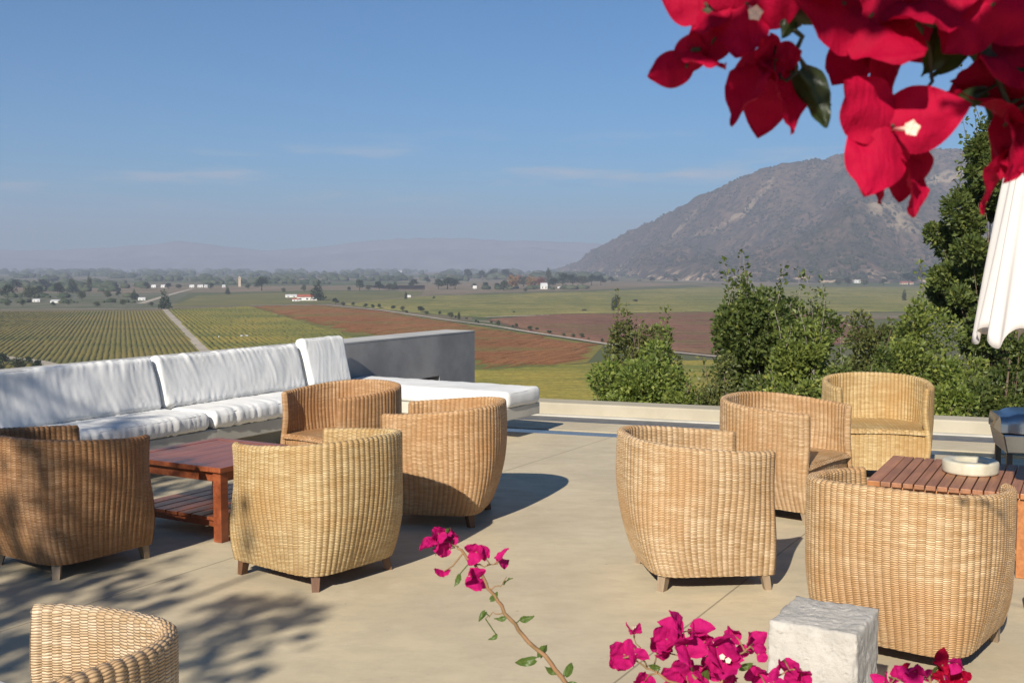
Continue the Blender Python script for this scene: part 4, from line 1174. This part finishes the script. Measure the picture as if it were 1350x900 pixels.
VIL = [(664, 383, 14, 1.3, 'o'), (676, 381, 18, 1.4, 'a'), (690, 378, 14, 1.5, 'o'), (700, 380, 16, 1.3, 'a'), (712, 379, 15, 1.2, 'x'), (723, 374, 20, .9, 'p'), (730, 380, 14, 1.5, 'r'), (742, 379, 19, 1.2, 'r'), (755, 378, 16, 1.4, 'r'), (768, 377, 15, 1.4, 'o'),
       (780, 376, 14, 1.5, 'r'), (792, 376, 13, 1.4, 'r'), (685, 372, 10, 1.4, 'x'), (655, 381, 8, 1.4, 'r'), (640, 380, 8, 1.6, 'r'), (626, 380, 7, 1.5, 'o'), (806, 373, 8, 1.6, 'r'), (1215, 376, 22, 1.8, 'r'), (1236, 375, 22, 1.8, 'r'), (1198, 376, 16, 1.6, 'r'), (1252, 374, 18, 1.5, 'r'),
       (1165, 376, 8, 2, 'r'), (1140, 377, 9, 1.5, 'o'), (1118, 377, 11, 1.4, 'r'), (1105, 376, 8, 1.6, 'o'), (940, 372, 6, 1.8, 'r'), (890, 372, 6, 1.8, 'o'), (860, 372, 7, 1.6, 'r')]
def put_tree(px, py, hpx, wf, k, label, group):
    p = gr(px, py, VZ); h = hpx * p.y / F
    if k not in proto:
        t = far_tree(KT[k][0], KT[k][1], ord(k)); proto[k] = t
    else: t = copy_tree(proto[k])
    t.location = p; t.scale = (h * wf, h * wf, h); t.rotation_euler = (0, 0, rt.uniform(0, 6.28))
    return tag(t, label, 'tree', group)
KN = {'c': 'dark pointed', 'p': 'slim upright', 'r': 'dark rounded', 'o': 'olive green', 'a': 'yellow brown', 'x': 'rusty red'}
for t in TREES: put_tree(*t, 'single trees in the valley')
for t in HEDGE: put_tree(*t, '%s tree in the row along the diagonal dirt road' % KN[t[4]], 'trees along the diagonal dirt road')
for t in MIDL: put_tree(*t, '%s tree %s' % (KN[t[4]], 'among the small fields at the left of the valley' if t[0] < 440 else 'in the far fields beyond the concrete wall'), 'trees among the far fields')
for t in VIL: put_tree(*t, '%s tree %s' % (KN[t[4]], 'in the village at the left foot of the hill' if t[0] < 830 else 'along the foot of the rocky hill'), 'trees at the foot of the hill')
for (x, y, h) in ((5, 482, 16), (38, 482, 12), (50, 488, 14), (-5, 494, 22)):
    put_tree(x, y, h, 1.2, 'r', 'dark tree near the pale track above the left end of the sofa', 'trees by the pale track')

# farmhouses
WHT = simple('white_wall', (.78, .76, .72), (.66, .64, .60), .8, .2, .3)
RED = simple('red_roof', (.38, .12, .08), (.28, .09, .06), .8, .2, .3)
GRY = simple('tin_roof', (.62, .62, .62), (.5, .5, .5), .5, .4, .3)
TAN = simple('tan_wall', (.50, .40, .30), (.4, .32, .24), .8, .2, .3)
WIN = simple('dark_window', (.05, .06, .08), (.04, .05, .06), .3, .5)
def house(px, py, w_px, h_px, wall, roof, label, rot=10, name='farmhouse', depth=.45):
    p = gr(px, py, VZ); k = p.y / F; W_, H_ = w_px * k, h_px * k; Dp = W_ * depth
    root = empty(name, p, R(rot)); tag(root, label, 'house' if name != 'tower' else 'tower', 'farm buildings in the valley')
    MB().box((0, 0, H_ * .29), (W_, Dp, H_ * .62)).build('wall', wall, root)
    r = MB(); a, b, z0, z1 = W_ / 2 * 1.05, Dp / 2 * 1.12, H_ * .60, H_
    r.add([(-a, -b, z0), (a, -b, z0), (a, b, z0), (-a, b, z0), (-a * .96, 0, z1), (a * .96, 0, z1)], [(0, 1, 5, 4), (2, 3, 4, 5), (1, 2, 5), (3, 0, 4), (3, 2, 1, 0)])
    r.build('roof', roof, root)
    nw = max(2, min(6, int(W_ / 6)))
    for i in range(nw):
        MB().box((-W_ / 2 + W_ * (i + .5) / nw, -Dp / 2 - .06, H_ * .28), (W_ / nw * .32, .12, H_ * .24)).build('window', WIN, root)
house(405, 396, 26, 8, WHT, RED, 'white farmhouse with a red roof left of the tall dark pointed tree')
house(384, 392, 15, 4, WHT, GRY, 'low white shed left of the red roofed farmhouse')
house(390, 397, 9, 4, WHT, RED, 'small white hut just in front of the red roofed farmhouse', 20)
for i, (x, w_, lab) in enumerate(((203, 6, 'leftmost'), (216, 7, 'second from the left'), (253, 6, 'third from the left'), (264, 7, 'fourth from the left'), (273, 7, 'fifth from the left'), (295, 4, 'rightmost'))):
    house(x, 379, w_, 3.6, WHT, GRY, 'far white house, %s in the row left of the tower' % lab, -5 + 7 * i)
house(529, 359.3, 20, 3.2, WHT, GRY, 'long white warehouse shining in the hazy distance', 0)
house(717, 381, 9, 8, WHT, GRY, 'white house among the trees at the left foot of the hill', 15)
house(702, 380, 8, 6, WHT, RED, 'house with a reddish roof among the autumn trees left of the white one', -15)
house(740, 380, 10, 2.5, WHT, GRY, 'low pale shed right of the white house at the foot of the hill', 0)
house(626, 380.5, 5, 4, WHT, GRY, 'tiny white hut in the fields above the end of the concrete wall', 0)
house(539, 392, 5, 3, WHT, GRY, 'tiny white shed in the green field above the grey wall', 10)
house(1130, 373, 8, 4, WHT, GRY, 'white house at the foot of the hill right of the tall bush', 10)
house(1195, 375, 16, 4, TAN, RED, 'long tan building with a red roof at the foot of the hill', 5)
house(75, 399, 14, 4, WHT, GRY, 'pale greenhouse shed among the scrub at the left', 5, depth=.7)
house(48, 398, 9, 4, WHT, GRY, 'small pale shed left of the greenhouse shed at the left', 15)
house(187, 396, 9, 4, WHT, GRY, 'pale shed left of the bend of the track at the far left fields', 15)
house(290, 445, 4, 2.2, WHT, GRY, 'small white hut in the yellow green vineyard right of the dirt road', 15)
house(322, 444, 10, 2.4, TAN, GRY, 'low heap shaped hut in the yellow green vineyard above the second cushion', 15)
p = gr(316, 378, VZ); k = p.y / F
tw = empty('tower', p, R(10)); tag(tw, 'pale square tower rising over the far trees at the left', 'tower')
MB().box((0, 0, 6 * k), (3.2 * k, 3.2 * k, 12 * k), None, 1.05).build('wall', TAN, tw)
MB().add([(-2 * k, -2 * k, 12 * k), (2 * k, -2 * k, 12 * k), (2 * k, 2 * k, 12 * k), (-2 * k, 2 * k, 12 * k), (0, 0, 14 * k)], [(0, 1, 4), (1, 2, 4), (2, 3, 4), (3, 0, 4), (3, 2, 1, 0)]).build('roof', TAN, tw)

# woods too far to count
def blob(vs, ff, c, r, h, rng):
    b = len(vs); n = 7
    for (f, z) in ((.75, 0), (1.0, .35), (.75, .75)):
        for k in range(n):
            t = 2 * math.pi * k / n; q = r * f * rng.uniform(.75, 1.2)
            vs.append((c[0] + q * math.cos(t), c[1] + q * math.sin(t), c[2] + h * z * rng.uniform(.85, 1.1)))
    vs.append((c[0], c[1], c[2] + h * rng.uniform(.9, 1.1)))
    for e in range(2):
        for k in range(n): ff.append((b + e * n + k, b + e * n + (k + 1) % n, b + (e + 1) * n + (k + 1) % n, b + (e + 1) * n + k))
    for k in range(n): ff.append((b + 2 * n + k, b + 2 * n + (k + 1) % n, b + 3 * n))
def foliage_mass(name, c1, c2):
    n = N(name); g = n.n('ShaderNodeNewGeometry')
    return n.bsdf(n.mix(g.outputs['Random Per Island'], c1, c2), .95, .1)
WOODM = foliage_mass('woods', (.030, .045, .022), (.075, .085, .045))
rw = random.Random(41); vs = []; ff = []
for y0, dens, x0, x1, hp in ((355, 120, -300, 900, 3.5), (356.5, 200, -300, 860, 4.5), (358.5, 200, -250, 840, 4.5), (361, 220, -200, 800, 6), (363.5, 160, -150, 790, 6), (366.5, 130, -100, 760, 6), (370, 130, -100, 720, 6.5), (374, 90, -100, 440, 6),
                             (366, 60, 840, 1000, 4), (371, 110, 800, 1300, 5), (381, 30, 560, 780, 5), (379.5, 60, -60, 200, 8), (384, 26, -60, 200, 8), (392, 26, -60, 200, 6), (399, 24, -60, 200, 5), (368, 60, 640, 800, 8)):
    k = 0
    while k < dens:
        cx = rw.uniform(x0, x1); cn = rw.randint(2, 9); sp = rw.uniform(4, 34)
        for _ in range(cn):
            x = cx + rw.uniform(-sp, sp); yy = y0 + rw.uniform(-.7, .7); p = gr(x, max(yy, 354.6), VZ)
            h = hp * rw.uniform(.5, 1.3) * p.y / F; h = min(h, 34)
            blob(vs, ff, (p.x, p.y, VZ), h * rw.uniform(.5, 1.5), h, rw)
        k += cn
tag(MB().add(vs, ff, True).build('distant_woods', WOODM), kind='stuff')

# ------------------------------------------------------------------ the rocky hill at the right
def lerp_tab(tab, x):
    if x <= tab[0][0]: return tab[0][1]
    for (a, b), (c, d_) in zip(tab, tab[1:]):
        if x <= c: return b + (d_ - b) * (x - a) / (c - a)
    return tab[-1][1]
SIL = [(735, -2), (760, 6), (780, 22), (800, 32), (830, 48), (870, 66), (900, 82), (930, 96), (960, 110), (985, 121), (1010, 131), (1030, 134), (1055, 137), (1080, 139), (1100, 147), (1130, 151), (1180, 154), (1260, 153), (1400, 146), (1700, 130), (2200, 120), (2600, 40)]
YR = [(735, 6900), (800, 6000), (900, 5000), (1000, 4500), (1100, 4300), (1300, 4300), (2600, 4600)]
YB = [(735, 6500), (800, 4800), (850, 3700), (950, 3000), (1050, 2800), (1250, 2750), (2600, 2500)]
def hill_h(px, t):
    yb, yr = lerp_tab(YB, px), lerp_tab(YR, px)
    Y = yb + (yr - yb) * t; X = (px - 675) / F * Y
    top = lerp_tab(SIL, px) / F * yr + 1.6 - VZ
    if t <= 1: s = t ** 1.12 * (1 - .10 * math.sin(math.pi * t))
    else: s = max(0, 1 - (t - 1) ** 1.3 * 1.4)
    wgt = math.sin(math.pi * min(1, t)) if t < 1 else 0
    k = Vector((X / 520, Y / 900, .3))
    rid = (1 - abs(noise.noise(k + Vector((0, 0, 5)))) * 2.6)
    z = top * s + top * .22 * wgt * rid + top * .10 * wgt * noise.fractal(Vector((X / 150, Y / 260, 2)), 1, 2, 4)
    z += min(1, t * 5) * noise.fractal(Vector((X / 55, Y / 90, 7)), 1, 2, 5) * 13 * (1 if t < 1.15 else .5)
    return Vector((X, Y, VZ + max(-1.5, z) if t > 0 else VZ - 3))
hb = MB(); vs = []; NX, NT = 420, 110
for j in range(NT + 1):
    t = 1.9 * j / NT
    for i in range(NX + 1): vs.append(hill_h(735 + (2600 - 735) * (i / NX) ** 1.5, t))
hb.add(vs, [(j * (NX + 1) + i, j * (NX + 1) + i + 1, (j + 1) * (NX + 1) + i + 1, (j + 1) * (NX + 1) + i) for j in range(NT) for i in range(NX)], True)
def hill_mat():
    n = N('hill_ground'); v = n.coord('Object')
    a = n.noise(v, 1 / 190, 8, .65); b = n.noise(v, 1 / 22, 5, .7); d_ = n.noise(n.coord('Object', (1, 1, 1.0)), 1 / 420, 5, .6, .6)
    c = n.mix(n.mr(a, .38, .62), (.150, .100, .074), (.070, .058, .044))
    c = n.mix(n.mr(b, .44, .60, 0, .95), c, (.034, .036, .025))
    c = n.mix(n.mr(n.math('MULTIPLY', n.mr(d_, .54, .66), n.mr(n.noise(v, 1 / 40, 5, .7), .40, .58)), 0, 1, 0, .75), c, (.33, .25, .165))
    g = n.n('ShaderNodeNewGeometry'); sp = n.n('ShaderNodeSeparateXYZ'); n.l(g.outputs['Position'], sp.inputs[0])
    low = n.mr(sp.outputs[2], -36, 10, 1, 0)
    c = n.mix(n.math('MULTIPLY', low, n.mr(n.noise(v, 1 / 45, 5, .6), .50, .62)), c, (.46, .34, .23))
    return n.bsdf(c, .95, .1, n.bump(b, 1.0, 9))
tag(hb.build('rocky_hill', hill_mat()), kind='structure')
SCR = foliage_mass('scrub', (.022, .027, .018), (.050, .052, .030))
vs = []; ff = []; rs = random.Random(8)
for _ in range(9000):
    px = 745 + 640 * rs.random() ** .9; t = rs.random() ** .85 * 1.0
    if noise.noise(Vector((px / 30, t * 7, 1))) * 1.6 + .55 * rs.random() < .12: continue
    p = hill_h(px, max(.02, t)); r = rs.uniform(2.5, 6.5) * (1.5 if t < .1 else 1)
    blob(vs, ff, (p.x, p.y, p.z - 1), r, r * 1.3, rs)
tag(MB().add(vs, ff, True).build('hillside_scrub', SCR), kind='stuff')

# mountains dissolving in the haze
MTN = simple('mountain_ground', (.24, .25, .27), (.19, .20, .22), .95, .1, 1 / 400)
def range_(sil, Y, dp, name, seed):
    m = MB(); vs = []; n = 260; k = 14
    for j in range(k + 1):
        t = j / k
        for i in range(n + 1):
            px = sil[0][0] + (sil[-1][0] - sil[0][0]) * i / n
            y = Y - dp * (1 - t) if t <= 1 else Y
            top = max(0, lerp_tab(sil, px)) / F * Y + 1.6 - VZ
            top += 14 * noise.fractal(Vector((px / 14, seed, 0)), 1, 2, 5)
            s = t ** 1.1; z = top * s + top * .15 * math.sin(math.pi * t) * noise.noise(Vector((px / 14, t * 2, seed)))
            vs.append(((px - 675) / F * Y, y, VZ - 2 + max(0, z)))
    for i in range(n + 1):                        # back slope
        px = sil[0][0] + (sil[-1][0] - sil[0][0]) * i / n
        vs.append(((px - 675) / F * Y, Y + dp * .8, VZ - 2))
    m.add(vs, [(j * (n + 1) + i, j * (n + 1) + i + 1, (j + 1) * (n + 1) + i + 1, (j + 1) * (n + 1) + i) for j in range(k + 1) for i in range(n)], True)
    tag(m.build(name, MTN), kind='structure')
range_([(-500, 18), (-200, 30), (-60, 24), (60, 22), (150, 26), (205, 30), (235, 35), (262, 32), (300, 27), (350, 22), (420, 26), (470, 33), (520, 37), (560, 38), (610, 38), (660, 35), (720, 34), (790, 31), (860, 30), (1000, 40), (1400, 30)], 12200, 1600, 'far_mountains', 3)
range_([(-500, 10), (-100, 14), (0, 12), (120, 8), (200, 14), (300, 16), (380, 12), (470, 20), (540, 24), (620, 22), (700, 26), (760, 20), (900, 14), (1200, 10)], 10200, 1200, 'near_mountains', 9)
